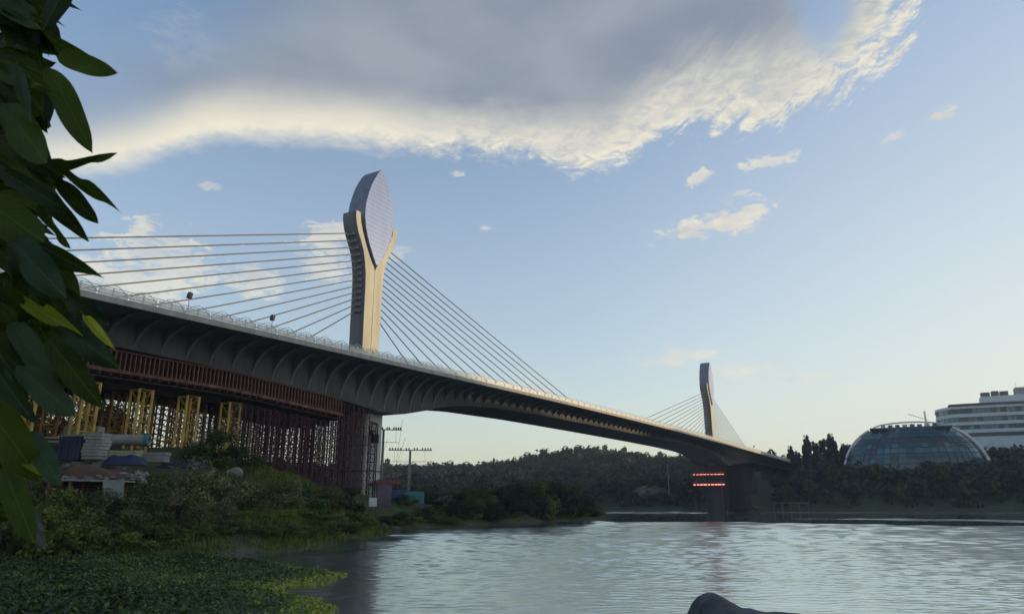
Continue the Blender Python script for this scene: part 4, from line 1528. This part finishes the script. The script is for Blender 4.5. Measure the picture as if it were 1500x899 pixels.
# ---------------------------------------------------------------- the tree beside the viewer, its leaves at the left edge
def leaf_variant(seed, wave, droop, fold):
    n, k = 14, 6
    r = random.Random(seed)
    ph = r.uniform(0, 6)
    V, F = [], []
    for i in range(n + 1):
        t = i / n
        w = 1.62 * t ** 0.62 * (1 - t) ** 0.72 * (1.0 if t < .86 else 0.92) + 0.012
        for j in range(k + 1):
            v = (j / k - .5) * 2
            e = 1 + wave * .35 * math.sin(9 * t + ph + (0 if v > 0 else 2.0)) * abs(v)
            V.append((t, v * w * .5 * e, fold * abs(v) * w * .5 + wave * .10 * math.sin(10 * t + ph) * v * v * (1 if v > 0 else -1) - droop * t * t))
    for i in range(n):
        for j in range(k):
            q = i * (k + 1) + j
            F.append((q, q + k + 1, q + k + 2, q + 1))
    mb = MB().add(V, F)
    me = bpy.data.meshes.new('leaf')
    mb.tube([(-0.16, 0, 0.01), (0, 0, 0), (0.5, 0, -droop * .25 - .004), (0.92, 0, -droop * .85 - .002)], 0.011, 5, r2=0.003)
    me.from_pydata(mb.v, [], mb.f)
    me.shade_smooth()
    return me


def near_tree():
    bx, by = -2.9, 1.9
    t = thing('leafy_tree', 'broad-leaved tree whose big dark leaves hang in along the left edge close to the viewer', 'tree', (bx, by, gz(bx, by)))
    base = Vector(t.location)
    H = 6.4
    MB().tube([(0, 0, -.2), (.05, .02, 1.5), (0.0, .05, 3.2), (.1, 0, H)], 0.16, 9, r2=0.07).build('trunk', M['bark'], t, smooth=True)
    mats = {}
    for key, d, l, tr in (('d', (0.018, 0.036, 0.006), (0.072, 0.115, 0.014), .42), ('b', (0.020, 0.042, 0.014), (0.050, 0.080, 0.030), .30), ('y', (0.22, 0.26, 0.015), (0.36, 0.38, 0.03), .4), ('p', (0.07, 0.09, 0.065), (0.12, 0.14, 0.11), .3)):
        m, bs = new_mat('broad_leaf_' + {'d': 'dark', 'b': 'bluish', 'y': 'yellowing', 'p': 'pale_underside'}[key])
        nt = X.nt
        oi = nt.nodes.new('ShaderNodeObjectInfo')
        nz = noise(coords(), 3.0, 4, .6)
        col = mixc(sstep(.15, .95, X(oi.outputs['Random']) * .55 + nz * .5), d, l)
        sp = nt.nodes.new('ShaderNodeSeparateXYZ')
        nt.links.new(coords(), sp.inputs[0])
        ay = X.op('ABSOLUTE', X(sp.outputs[1]))
        wv = X.op('SINE', (X(sp.outputs[0]) * 1.0 - ay * 0.75) * 62.0)
        vein = X.op('MAXIMUM', sstep(0.90, 0.99, wv) * 0.4, 1.0 - sstep(0.008, 0.022, ay))
        col = mixc(vein * 0.45, col, tuple(min(1.0, q * 1.9) for q in l))
        bump(bs, vein, 0.35, 0.01)
        nt.links.new(col, bs.inputs['Base Color'])
        bs.inputs['Roughness'].default_value = 0.5
        bs.inputs['Specular IOR Level'].default_value = 0.18
        tn = nt.nodes.new('ShaderNodeBsdfTranslucent')
        nt.links.new(col, tn.inputs['Color'])
        mx = nt.nodes.new('ShaderNodeMixShader')
        mx.inputs[0].default_value = tr
        nt.links.new(bs.outputs[0], mx.inputs[1])
        nt.links.new(tn.outputs[0], mx.inputs[2])
        nt.links.new(mx.outputs[0], nt.nodes['Material Output'].inputs['Surface'])
        mats[key] = m
    var = [(leaf_variant(i, w, d, f)) for i, (w, d, f) in enumerate(((.25, .10, .12), (.6, .16, .22), (.35, .05, -.10), (.8, .22, .15)))]
    lib = {(i, k): var[i].copy() for i in range(4) for k in mats}
    for (i, k), me in lib.items():
        me.materials.append(mats[k])
    eye = Vector((0, 0, CAM_H))
    tips = []

    def leaf(b, e, w, dist, roll=0.0, key='d', v=0, de=0.0, label=None):
        B, E = Vector(at(*b, dist)), Vector(at(*e, dist + de))
        ax = E - B
        L = ax.length
        ax.normalize()
        nrm = (eye - (B + E) / 2).normalized()
        nrm = (nrm - ax * nrm.dot(ax)).normalized()
        nrm = Matrix.Rotation(roll, 3, ax) @ nrm
        sd_ = nrm.cross(ax).normalized()
        W = w / FPX * dist * 1.33 / max(.35, abs(math.cos(roll)))
        m = Matrix((ax * L, sd_ * W, nrm * L)).transposed().to_4x4()
        m.translation = B - base
        o = link('leaf', lib[(v, key)], None, t)
        o.matrix_local = m
        if label:
            o['label'] = label
        tips.append(B)
    R = random.Random(12)
    hand = [((84, 82), (164, 105), 40, 1.5, .1, 'd', 0), ((70, 98), (130, 216), 48, 1.5, .1, 'd', 0), ((40, -30), (74, 40), 46, 1.55, .2, 'd', 2), ((96, -25), (68, 42), 36, 1.6, -.3, 'd', 0),
            ((25, 40), (92, 74), 40, 1.6, .3, 'd', 1), ((50, 240), (149, 241), 18, 1.5, .5, 'd', 3), ((75, 242), (161, 293), 18, 1.52, -.3, 'd', 1), ((82, 262), (142, 326), 32, 1.5, .1, 'd', 0), ((55, 262), (119, 348), 30, 1.48, .2, 'd', 1),
            ((58, 285), (84, 358), 16, 1.5, .6, 'd', 3), ((-5, 246), (88, 304), 34, 1.42, .2, 'b', 0), ((-30, 290), (62, 352), 74, 1.4, -.1, 'd', 2), ((34, 346), (118, 396), 36, 1.5, .2, 'd', 1), ((50, 352), (113, 424), 38, 1.5, -.1, 'd', 0),
            ((10, 345), (90, 432), 52, 1.42, .2, 'b', 2), ((82, 420), (157, 478), 30, 1.45, .2, 'b', 1), ((124, 462), (159, 502), 15, 1.42, .1, 'y', 0), ((122, 474), (143, 514), 15, 1.46, .2, 'p', 0), ((60, 455), (166, 535), 44, 1.5, .2, 'b', 2),
            ((70, 495), (146, 594), 44, 1.4, .1, 'd', 0), ((25, 535), (106, 604), 46, 1.42, -.2, 'b', 2), ((-20, 520), (40, 612), 34, 1.42, .2, 'b', 1), ((-35, 575), (58, 706), 64, 1.3, .15, 'd', 0), ((40, 630), (84, 706), 32, 1.4, .2, 'b', 2),
            ((10, 648), (52, 688), 16, 1.42, .1, 'y', 0), ((-30, 628), (28, 742), 46, 1.32, .1, 'd', 2), ((5, 684), (48, 792), 40, 1.3, .05, 'd', 0), ((34, 735), (63, 800), 18, 1.4, .2, 'p', 2), ((2, 712), (42, 790), 20, 1.36, .1, 'p', 0),
            ((0, 420), (60, 470), 30, 1.45, .2, 'd', 2), ((30, 440), (92, 470), 22, 1.5, -.2, 'y', 3), ((15, 470), (80, 560), 40, 1.48, .1, 'b', 0), ((0, 150), (62, 232), 60, 1.46, .1, 'd', 2), ((-10, 200), (84, 250), 44, 1.5, -.2, 'd', 0),
            ((-10, 80), (60, 160), 60, 1.5, .2, 'd', 2), ((25, 95), (40, 165), 22, 1.45, .2, 'b', 0), ((-20, 0), (50, 60), 60, 1.55, .1, 'd', 2), ((20, 160), (72, 268), 50, 1.55, .1, 'd', 0), ((-30, 480), (30, 560), 50, 1.5, -.1, 'd', 2), ((40, 500), (70, 580), 30, 1.5, .2, 'd', 1)]
    for b, e, w, dist, roll, key, v in hand:
        leaf(b, e, w, dist, roll, key, v, R.uniform(-.12, .08), {'y': 'yellowing leaf', 'p': 'pale leaf underside'}.get(key))
    prof = [(-140, 60), (0, 62), (60, 74), (100, 66), (150, 56), (200, 54), (240, 56), (300, 60), (350, 46), (400, 78), (450, 96), (500, 104), (560, 66), (600, 26), (650, 24), (700, 10), (770, -10)]
    for _ in range(250):
        y = R.uniform(-140, 770)
        xm = np.interp(y, [q[0] for q in prof], [q[1] for q in prof])
        ex = xm + 14 - abs(R.gauss(0, 38))
        L = R.uniform(48, 84)
        a = R.uniform(.1, 1.3)
        leaf((ex - L * math.cos(a), y - L * math.sin(a)), (ex, y), R.uniform(22, 44), R.uniform(1.5, 2.1), R.uniform(-.7, .7), R.choice('ddddddb'), R.randrange(4), R.uniform(-.2, .15))
    # the rest of the crown, out to the left
    outer = MB()
    for _ in range(260):
        x, y = R.uniform(-460, -70), R.uniform(-420, 640)
        L = R.uniform(55, 90)
        a = R.uniform(0, 2.6)
        d0 = R.uniform(1.4, 2.4)
        B, E = Vector(at(x, y, d0)) - base, Vector(at(x + L * math.cos(a), y + L * math.sin(a), d0 + R.uniform(-.2, .2))) - base
        ax = E - B
        sd_ = ax.cross(Vector((R.gauss(0, 1), R.gauss(0, 1), R.gauss(0, 1)))).normalized() * ax.length * .22
        outer.add([tuple(B), tuple(B + ax * .4 + sd_), tuple(B + ax * .75 + sd_ * .8), tuple(E), tuple(B + ax * .75 - sd_ * .8), tuple(B + ax * .4 - sd_)], [(0, 1, 2, 3, 4, 5)])
    oo = outer.build('outer_foliage', mats['d'], t)
    oo['kind'] = 'stuff'
    # boughs from the trunk out into the leaves
    for k, (py, h0) in enumerate(((-90, 4.9), (60, 4.2), (210, 3.5), (330, 3.1), (450, 2.7), (560, 2.2), (660, 1.9))):
        e = Vector(at(28 if k < 6 else -10, py, 1.68)) - base
        m1 = Vector((0.06, 0, h0 - .3))
        mid = m1.lerp(e, .5) + Vector((0, .12, .16))
        MB().tube([m1, m1.lerp(mid, .5) + Vector((0, 0, .05)), mid, mid.lerp(e, .6), e], 0.035, 6, r2=0.006).build('bough', M['bark'], t, smooth=True)


near_tree()
cam.dof.use_dof = True
cam.dof.focus_distance = 140.0
cam.dof.aperture_fstop = 9.0

# ---------------------------------------------------------------- the far shore
def far_wood():
    r = np.random.default_rng(17)
    n = 10500
    az = np.radians(r.uniform(-24, 41, n))
    d = 312 + 378 * r.uniform(0, 1, n) ** 0.9
    P = np.column_stack([np.sin(az) * d, np.cos(az) * d])
    sd_ = poly_signed(P, LAKE)
    z = height(P)
    local = (P - np.array([BP1.x, BP1.y]))
    ca, sa = math.cos(BANG), math.sin(BANG)
    s_ = local[:, 0] * ca + local[:, 1] * sa
    w_ = -local[:, 0] * sa + local[:, 1] * ca
    clear = ~((np.abs(w_) < 17) & (s_ < 420))
    dome = np.hypot((P[:, 0] - 228) / 40, (P[:, 1] - 403) / 24) > 1.0
    tower_ = ~((P[:, 0] > 262) & (P[:, 0] < 400) & (P[:, 1] > 435) & (P[:, 1] < 540))
    k = (sd_ > 1.2) & clear & dome & tower_ & (P[:, 0] < 300)
    P, z = P[k], z[k]
    n = len(P)
    print('far trees', n)
    hh = r.uniform(3.8, 8.0, n) * np.where(r.uniform(size=n) < .10, 1.4, 1.0)
    rr = hh * r.uniform(.38, .6, n)
    lib = [foliage(52, 0.24, 9, (1, 1, .9), 100 + i, 0.42, .3, 0, 1.4, -.9) for i in range(7)]
    VV, TT = [], []
    for i in range(7):
        q = np.where(np.arange(n) % 7 == i)[0]
        V, F, T = lib[i]
        sc = np.stack([rr[q], rr[q], hh[q] * .52], 1)
        c = np.column_stack([P[q], z[q] + hh[q] * .52])
        VV.append((V[None] * sc[:, None] + c[:, None]).reshape(-1, 3))
        TT.append((np.clip(T[None] + r.normal(0, .24, (len(q), 1)), 0, 1)).ravel())
    V = np.concatenate(VV)
    F = np.arange(len(V)).reshape(-1, 4)
    o = link('far_wood', fast_mesh('far_wood', V, F, np.concatenate(TT)), M['leaf_far'])
    tag(o, 'dark unbroken wood covering the hills across the lake', 'wood', None, 'stuff')


far_wood()
tg = 'trees standing along the far shore'
for i in range(62):
    px = 880 + (1560 - 880) * i / 61 + random.uniform(-5, 5)
    y = random.uniform(0, 1)
    r_ = ray(px, 748)
    # first land on that bearing
    t = 300.0
    while t < 470 and poly_signed(np.array([(r_[0] * t, r_[1] * t)]), LAKE)[0] < 2.5:
        t += 3
    t += y * 16
    x, yy = r_[0] * t, r_[1] * t
    qs = (x - BP1.x) * math.cos(BANG) + (yy - BP1.y) * math.sin(BANG)
    qw = -(x - BP1.x) * math.sin(BANG) + (yy - BP1.y) * math.cos(BANG)
    if abs(qw) < 15:
        continue
    h = random.uniform(5, 10)
    tree(('dark', 'green', 'dark2')[i % 3], x, yy, h * random.uniform(.35, .55), h, 'dark rounded tree standing at the edge of the far shore', tg)
for px, ptop, wpx, lab in ((1184, 640, 26, 'tall dark tree on the skyline left of the glass dome, first of a pair'), (1212, 637, 28, 'taller dark tree on the skyline nearest the glass dome'),
                           (1128, 659, 20, 'small dark tree on the skyline above the far end of the bridge'), (1236, 651, 16, 'low dark tree touching the left rim of the glass dome'), (1160, 655, 22, 'small dark tree between the bridge end and the skyline pair')):
    x, y, z = at(px, ptop, 432)
    g = gz(x, y)
    tree('dark', x, y, wpx / FPX * 432 / 2, max(z - g, 5), lab)


def dome_building():
    yc = 402
    x, y, z = at(1341, 690, yc)
    rot = -math.atan2(x, yc) * 0.9
    t = thing('domed_building', 'large blue-green glass domed building with a pale arched rim among trees', 'building', (x, y, z - 6), rot)
    RX, RZ, RY = 34.5, 28.8, 20.0
    Z0 = 4.0
    top = 0.86          # the shell is cut off below an open crown
    n, k = 26, 9

    def P(u, v, s=1.0):          # u: 0..pi across, v: 0..1 up
        a = math.asin(min(1, v))
        c = math.cos(a)
        prof = c ** 0.82
        return (-math.cos(u) * RX * prof * s, -math.sin(u) * RY * (0.35 + .65 * c) * s * (1 if True else 1), Z0 + v * RZ)
    pane_m = [M['glass'], M['glass_pale'], M['glass_dark']]
    rp = random.Random(4)
    for i in range(n):
        for j in range(k):
            v0, v1 = top * j / k, top * (j + 1) / k
            u0, u1 = PI * i / n, PI * (i + 1) / n
            e = 0.008
            q = [P(u0 + e * .6, v0 + e * .5), P(u1 - e * .6, v0 + e * .5), P(u1 - e * .6, v1 - e * .5), P(u0 + e * .6, v1 - e * .5)]
            c = sum((Vector(w) for w in q), Vector()) / 4
            nn = (Vector(q[1]) - Vector(q[0])).cross(Vector(q[3]) - Vector(q[0])).normalized()
            tl = nn * (rp.uniform(-.04, .04))
            inner = [Vector(w) - nn * 0.25 for w in q]
            pick = 1 if (j == 4 and rp.random() < .75) or rp.random() < .05 else (2 if rp.random() < .22 or j == 6 else 0)
            if j == k - 2 and (i in (4, 5, 6, 7, 18, 19)):
                pick = 1
            MB().add([tuple(Vector(w) + tl) for w in q] + [tuple(w) for w in inner],
                     [(0, 1, 2, 3), (7, 6, 5, 4), (0, 4, 5, 1), (1, 5, 6, 2), (2, 6, 7, 3), (3, 7, 4, 0)]).build('pane', pane_m[pick], t)
    # dark inner volume
    mb = MB()
    vs, fs = [], []
    for j in range(k + 1):
        for i in range(n + 1):
            w = P(PI * i / n, top * j / k, 0.97)
            vs.append(w)
    for j in range(k):
        for i in range(n):
            a = j * (n + 1) + i
            fs.append((a, a + 1, a + n + 2, a + n + 1))
    mb.add(vs, fs)
    mb.build('inner_shell', M['glass_dark'], t)
    for j in (2, 4, 6, 8):
        MB().tube([P(PI * i / n, top * j / k, 1.004) for i in range(n + 1)], 0.22, 5).build('floor_band', M['roof'], t)
    for sg in (0, 1):
        pts = []
        for j in range(19):
            v = 0.02 + (top - .02) * j / 18
            w = P(PI * 0.02 if sg == 0 else PI * 0.98, v, 1.0)
            pts.append(((w[0] * 1.03), w[1] - 1.5, w[2]))
        MB().tube(pts, 1.0 if sg else .7, 6).build('edge_arch', M['white'], t, smooth=True)
    w0, w1 = P(0, top), P(PI, top)
    MB().box((0, -6, Z0 + top * RZ + 0.2), (w1[0] - w0[0], 13, 0.7)).build('roof_slab', M['roof'], t)
    rim = []
    for i in range(25):
        q = -1 + 2 * i / 24
        rim.append((q * (w1[0] - 1.0) * .96 - .5, -9.0, Z0 + top * RZ + 0.3 + 3.0 * math.sqrt(max(0, 1 - q * q)) ** 1.1))
    MB().tube(rim, 0.42, 6).build('crown_arch', M['greywhite'], t, smooth=True)
    for i in range(2, 23):
        MB().tube([(rim[i][0], -9.0, Z0 + top * RZ + .3), rim[i]], 0.12, 4).build('strut', M['steel'], t)
    for i in range(8):
        MB().box((-13 + i * 3.6, -6 + (i % 3), Z0 + top * RZ + 1.5), (2.2, 2.5, 2.0 - .3 * (i % 2))).build('roof_unit', M['greywhite'] if i % 3 == 0 else M['roof'], t)
    MB().box((0, 6, 8), (56, 14, 22)).build('rear_block', M['roof'], t)
    # crane on the roof
    cr = thing('roof_crane', 'thin tower crane standing on the roof of the glass dome', 'crane', (0, 0, 0))
    cx, cy, cz = at(1357, 621, yc - 6)
    cr.location = (cx, cy, cz - 1.0)
    legs, br = lattice_mb(0.7, 8.0, 1.0, 0.08, 0.05)
    for m in legs:
        m.build('post', M['steel'], cr)
    br.build('brace', M['steel'], cr)
    MB().tube([(1.5, 0, 3.2), (-9.5, 0, 6.6)], 0.16, 5).build('jib', M['steel'], cr)
    MB().tube([(0, 0, 8.0), (0, 0, 9.0)], 0.06, 4).build('mast_tip', M['steel'], cr)


dome_building()


def curved_block():
    yc = 482
    x, y, z = at(1377, 639, yc)
    t = thing('office_building', 'long curved grey-white office building with banded windows on the hill at the right edge', 'building', (x, y, z - 12), -0.50)
    px_m = yc / FPX * 1.0
    W = 84.0
    H = 33.0           # up to the main roof, with a plinth in the trees
    n = 22

    def f(q, off=0.0):   # gentle bow towards the lake
        a = (q - .25) * 1.0
        return (q * W, 30 * a * a * .55 - 2 + off + 15.0 * (max(0.0, .13 - q) / .13) ** 2.2)

    def ring(name, z0, z1, off, mt, q0=0.0, q1=1.0, depth=16.0):
        vs, fs = [], []
        k = 18
        for i in range(k + 1):
            q = q0 + (q1 - q0) * i / k
            q = q0 + (q1 - q0) * (i / k) ** 1.6
            a = f(q, off)
            b = (a[0], 30.0)
            vs += [(a[0], a[1], z0), (a[0], a[1], z1), (b[0], b[1], z1), (b[0], b[1], z0)]
        for i in range(k):
            for j in range(4):
                fs.append((4 * i + j, 4 * i + (j + 1) % 4, 4 * i + 4 + (j + 1) % 4, 4 * i + 4 + j))
        fs += [(0, 1, 2, 3), tuple(range(4 * k, 4 * k + 4))]
        return MB().add(vs, fs).build(name, mt, t)
    floors = [(0.0, 6.0), (9.2, 11.0), (14.6, 17.2), (20.6, 23.0), (26.6, 29.0)]
    # wall bands and, between them, window strips set back
    bands = [(-4, 10.8), (13.4, 15.6), (18.6, 20.6), (23.8, 26.0), (29.4, 31.0)]
    for a, b in bands:
        ring('wall_band', a, b, -0.4, M['greywhite'], 0.0 if a > 12 else .03)
    gaps = [(10.8, 13.4), (15.6, 18.6), (20.6, 23.8), (26.0, 29.4)]
    rp = random.Random(8)
    for gi, (a, b) in enumerate(gaps):
        ring('back_wall', a + .02, b - .02, 0.9, M['roof'], 0.015, .99)
        for i in range(30):
            q0, q1 = 0.02 + .96 * i / 30, 0.02 + .96 * (i + 1) / 30 - 0.004
            p0, p1 = f(q0, 0.35), f(q1, 0.35)
            mt = M['glass_dark'] if (gi == 0 or rp.random() < .35) else M['glass_pale']
            MB().add([(p0[0], p0[1], a + .05), (p1[0], p1[1], a + .05), (p1[0], p1[1], b - .05), (p0[0], p0[1], b - .05),
                      (p0[0], p0[1] + .2, a + .05), (p1[0], p1[1] + .2, a + .05), (p1[0], p1[1] + .2, b - .05), (p0[0], p0[1] + .2, b - .05)],
                     [(0, 1, 2, 3), (7, 6, 5, 4), (0, 4, 5, 1), (1, 5, 6, 2), (2, 6, 7, 3), (3, 7, 4, 0)]).build('window', mt, t)
    ring('canopy_roof', 31.6, 32.5, -1.6, M['roof'], 0.09, 1.0)
    ring('attic', 31.02, 31.58, 0.6, M['roof'], .1, .98)
    MB().box((1.2, 22.0, 22.0), (1.6, 14, 17.4)).build('end_fin', M['palegrey'], t)
    MB().box((44, 12, 35.0), (34, 14, 5.0)).build('plant_room', M['greywhite'], t)
    for i, (a, w_, h_) in enumerate(((30, 5, 2.6), (35.5, 4, 3.2), (40.5, 4.5, 2.8))):
        MB().box((a, 8, 37.5 + h_ / 2), (w_, 6, h_)).build('roof_unit', M['roof'], t)
    MB().box((55, 12, 39.8), (16, 11, 5.2)).build('stair_tower', M['palegrey'], t)
    MB().tube([(48, 9, 42.3), (48, 9, 46)], 0.1, 4).build('antenna', M['steel'], t)


curved_block()


def far_works():
    """scaffolding, lamps and temporary decks round the distant pier"""
    t = thing('work_platform', 'two-level work platform with pink-red lamp strips round the distant pier', 'platform', bw(PC + SPAN - 6.5, 0.0, 0), BANG)
    for z in (11.0, 15.4):
        MB().box((0, 0, z), (3.2, 14.5, 0.3)).build('deck', M['timber'], t)
        for i in range(9):
            MB().box((-1.75, -6.4 + 1.6 * i, z + 0.75), (0.16, 0.9 + 0.5 * ((i * 3) % 4) / 3, 0.36 if z < 15 else 0.2)).build('lamp_strip', M['redlamp'], t)
        MB().tube([(-1.6, -7.2, z + 1.5), (-1.6, 7.2, z + 1.5)], 0.06, 4).build('handrail', M['steel'], t)
    for w in (-7.0, -3.5, 3.5, 7.0):
        for q in (-1.4, 1.4):
            MB().tube([(q, w, -2.5), (q, w, 20.0)], 0.14, 6).build('post', M['maroon'], t)
    b = thing('pile_platform', 'dark temporary pile platform beside the distant pier, right of the lamps', 'platform', bw(PC + SPAN + 2, -13.0, 0), BANG)
    MB().box((0, 0, 2.0), (12, 9, 0.6)).build('deck', M['timber'], b)
    for i in (-5, 0, 5):
        for j in (-4, 4):
            MB().tube([(i, j, -3), (i, j, 2.0)], 0.3, 7).build('pile', M['timber'], b)
    for i in range(5):
        for j in range(3):
            tower('scaffold_tower', 'tall dark scaffold tower in the block standing right of the distant pier', 'scaffold tower', 'dark scaffold towers right of the distant pier',
                  PC + SPAN + 10 + 3.2 * i, -9 + 4.5 * j, 2.6, 2.2, 0.14, 0.07, M['timber'], zt(PC + SPAN + 12) - dep(PC + SPAN + 12 + 3.2 * i) - 0.6)
    p = thing('lamp_post', 'thin pale pole standing on the far shore left of the distant pier', 'pole', (0, 0, 0))
    x, y, z = at(979, 700, 382)
    p.location = (x, y, gz(x, y) - .2)
    MB().tube([(0, 0, 0), (0, 0, 19)], 0.25, 6, r2=0.16).build('pole', M['palegrey'], p)
    MB().box((0.4, 0, 19.0), (1.4, 0.3, 0.2)).build('lamp_head', M['palegrey'], p)
    j = thing('jetty', 'low pale jetty wall on posts at the far shore under the glass dome side', 'jetty', (0, 0, 0))
    x, y, z = at(1158, 733, 352)
    j.location = (x, y, 0)
    j.rotation_euler = (0, 0, -0.3)
    MB().box((0, 0, 3.9), (17, 2.0, 0.5)).build('deck', M['rib'], j)
    for i in range(5):
        MB().box((-7.6 + 3.8 * i, 0, 1.0), (0.4, 1.2, 5.3)).build('post', M['rib'], j)
    lumps('pale bare earth patch on the far shore left of the distant pier', 'earth_bank', 'earth bank', *at(955, 722, 388), 9, 5, 3.6, M['rubbly'], 41)
    for k, (px, py, L) in enumerate(((1352, 690, 6), (1412, 689, 9))):
        x, y, z = at(px, py, 378)
        v = thing('site_hut', ('short' if k == 0 else 'long') + ' white site hut among the trees below the glass dome', 'hut', (x, y, gz(x, y)), -0.4)
        g = gz(x, y)
        hh = z - g + 1.4
        MB().box((0, 0, hh - 1.3), (L, 3, 2.6)).build('wall', M['white'], v)
        MB().box((0, 0, hh + 0.06), (L + .6, 3.6, 0.12)).build('roof', M['palegrey'], v)
        for a in (-1, 1):
            for c in (-1, 1):
                MB().box((a * (L / 2 - .3), c * 1.2, (hh - 2.6) / 2 - .3), (0.3, 0.3, hh - 2.6 + .6)).build('leg', M['timber'], v)
        MB().box((-L * .2, -1.53, hh - 1.2), (1.2, 0.06, 1.0)).build('window', M['glass_dark'], v)


far_works()


# ---------------------------------------------------------------- evening haze over the lake
def haze():
    m = bpy.data.materials.new('evening_haze')
    m.use_nodes = True
    nt = m.node_tree
    nt.nodes.remove(nt.nodes['Principled BSDF'])
    v = nt.nodes.new('ShaderNodeVolumePrincipled')
    v.inputs['Color'].default_value = (0.80, 0.86, 0.92, 1)
    v.inputs['Density'].default_value = 0.00020
    v.inputs['Anisotropy'].default_value = 0.2
    nt.links.new(v.outputs[0], nt.nodes['Material Output'].inputs['Volume'])
    o = MB().box((0, 1100, 40), (6000, 4800, 100)).build('haze', m)
    tag(o, kind='stuff')
    o['label'] = 'thin pale evening haze over the lake and hills'


haze()
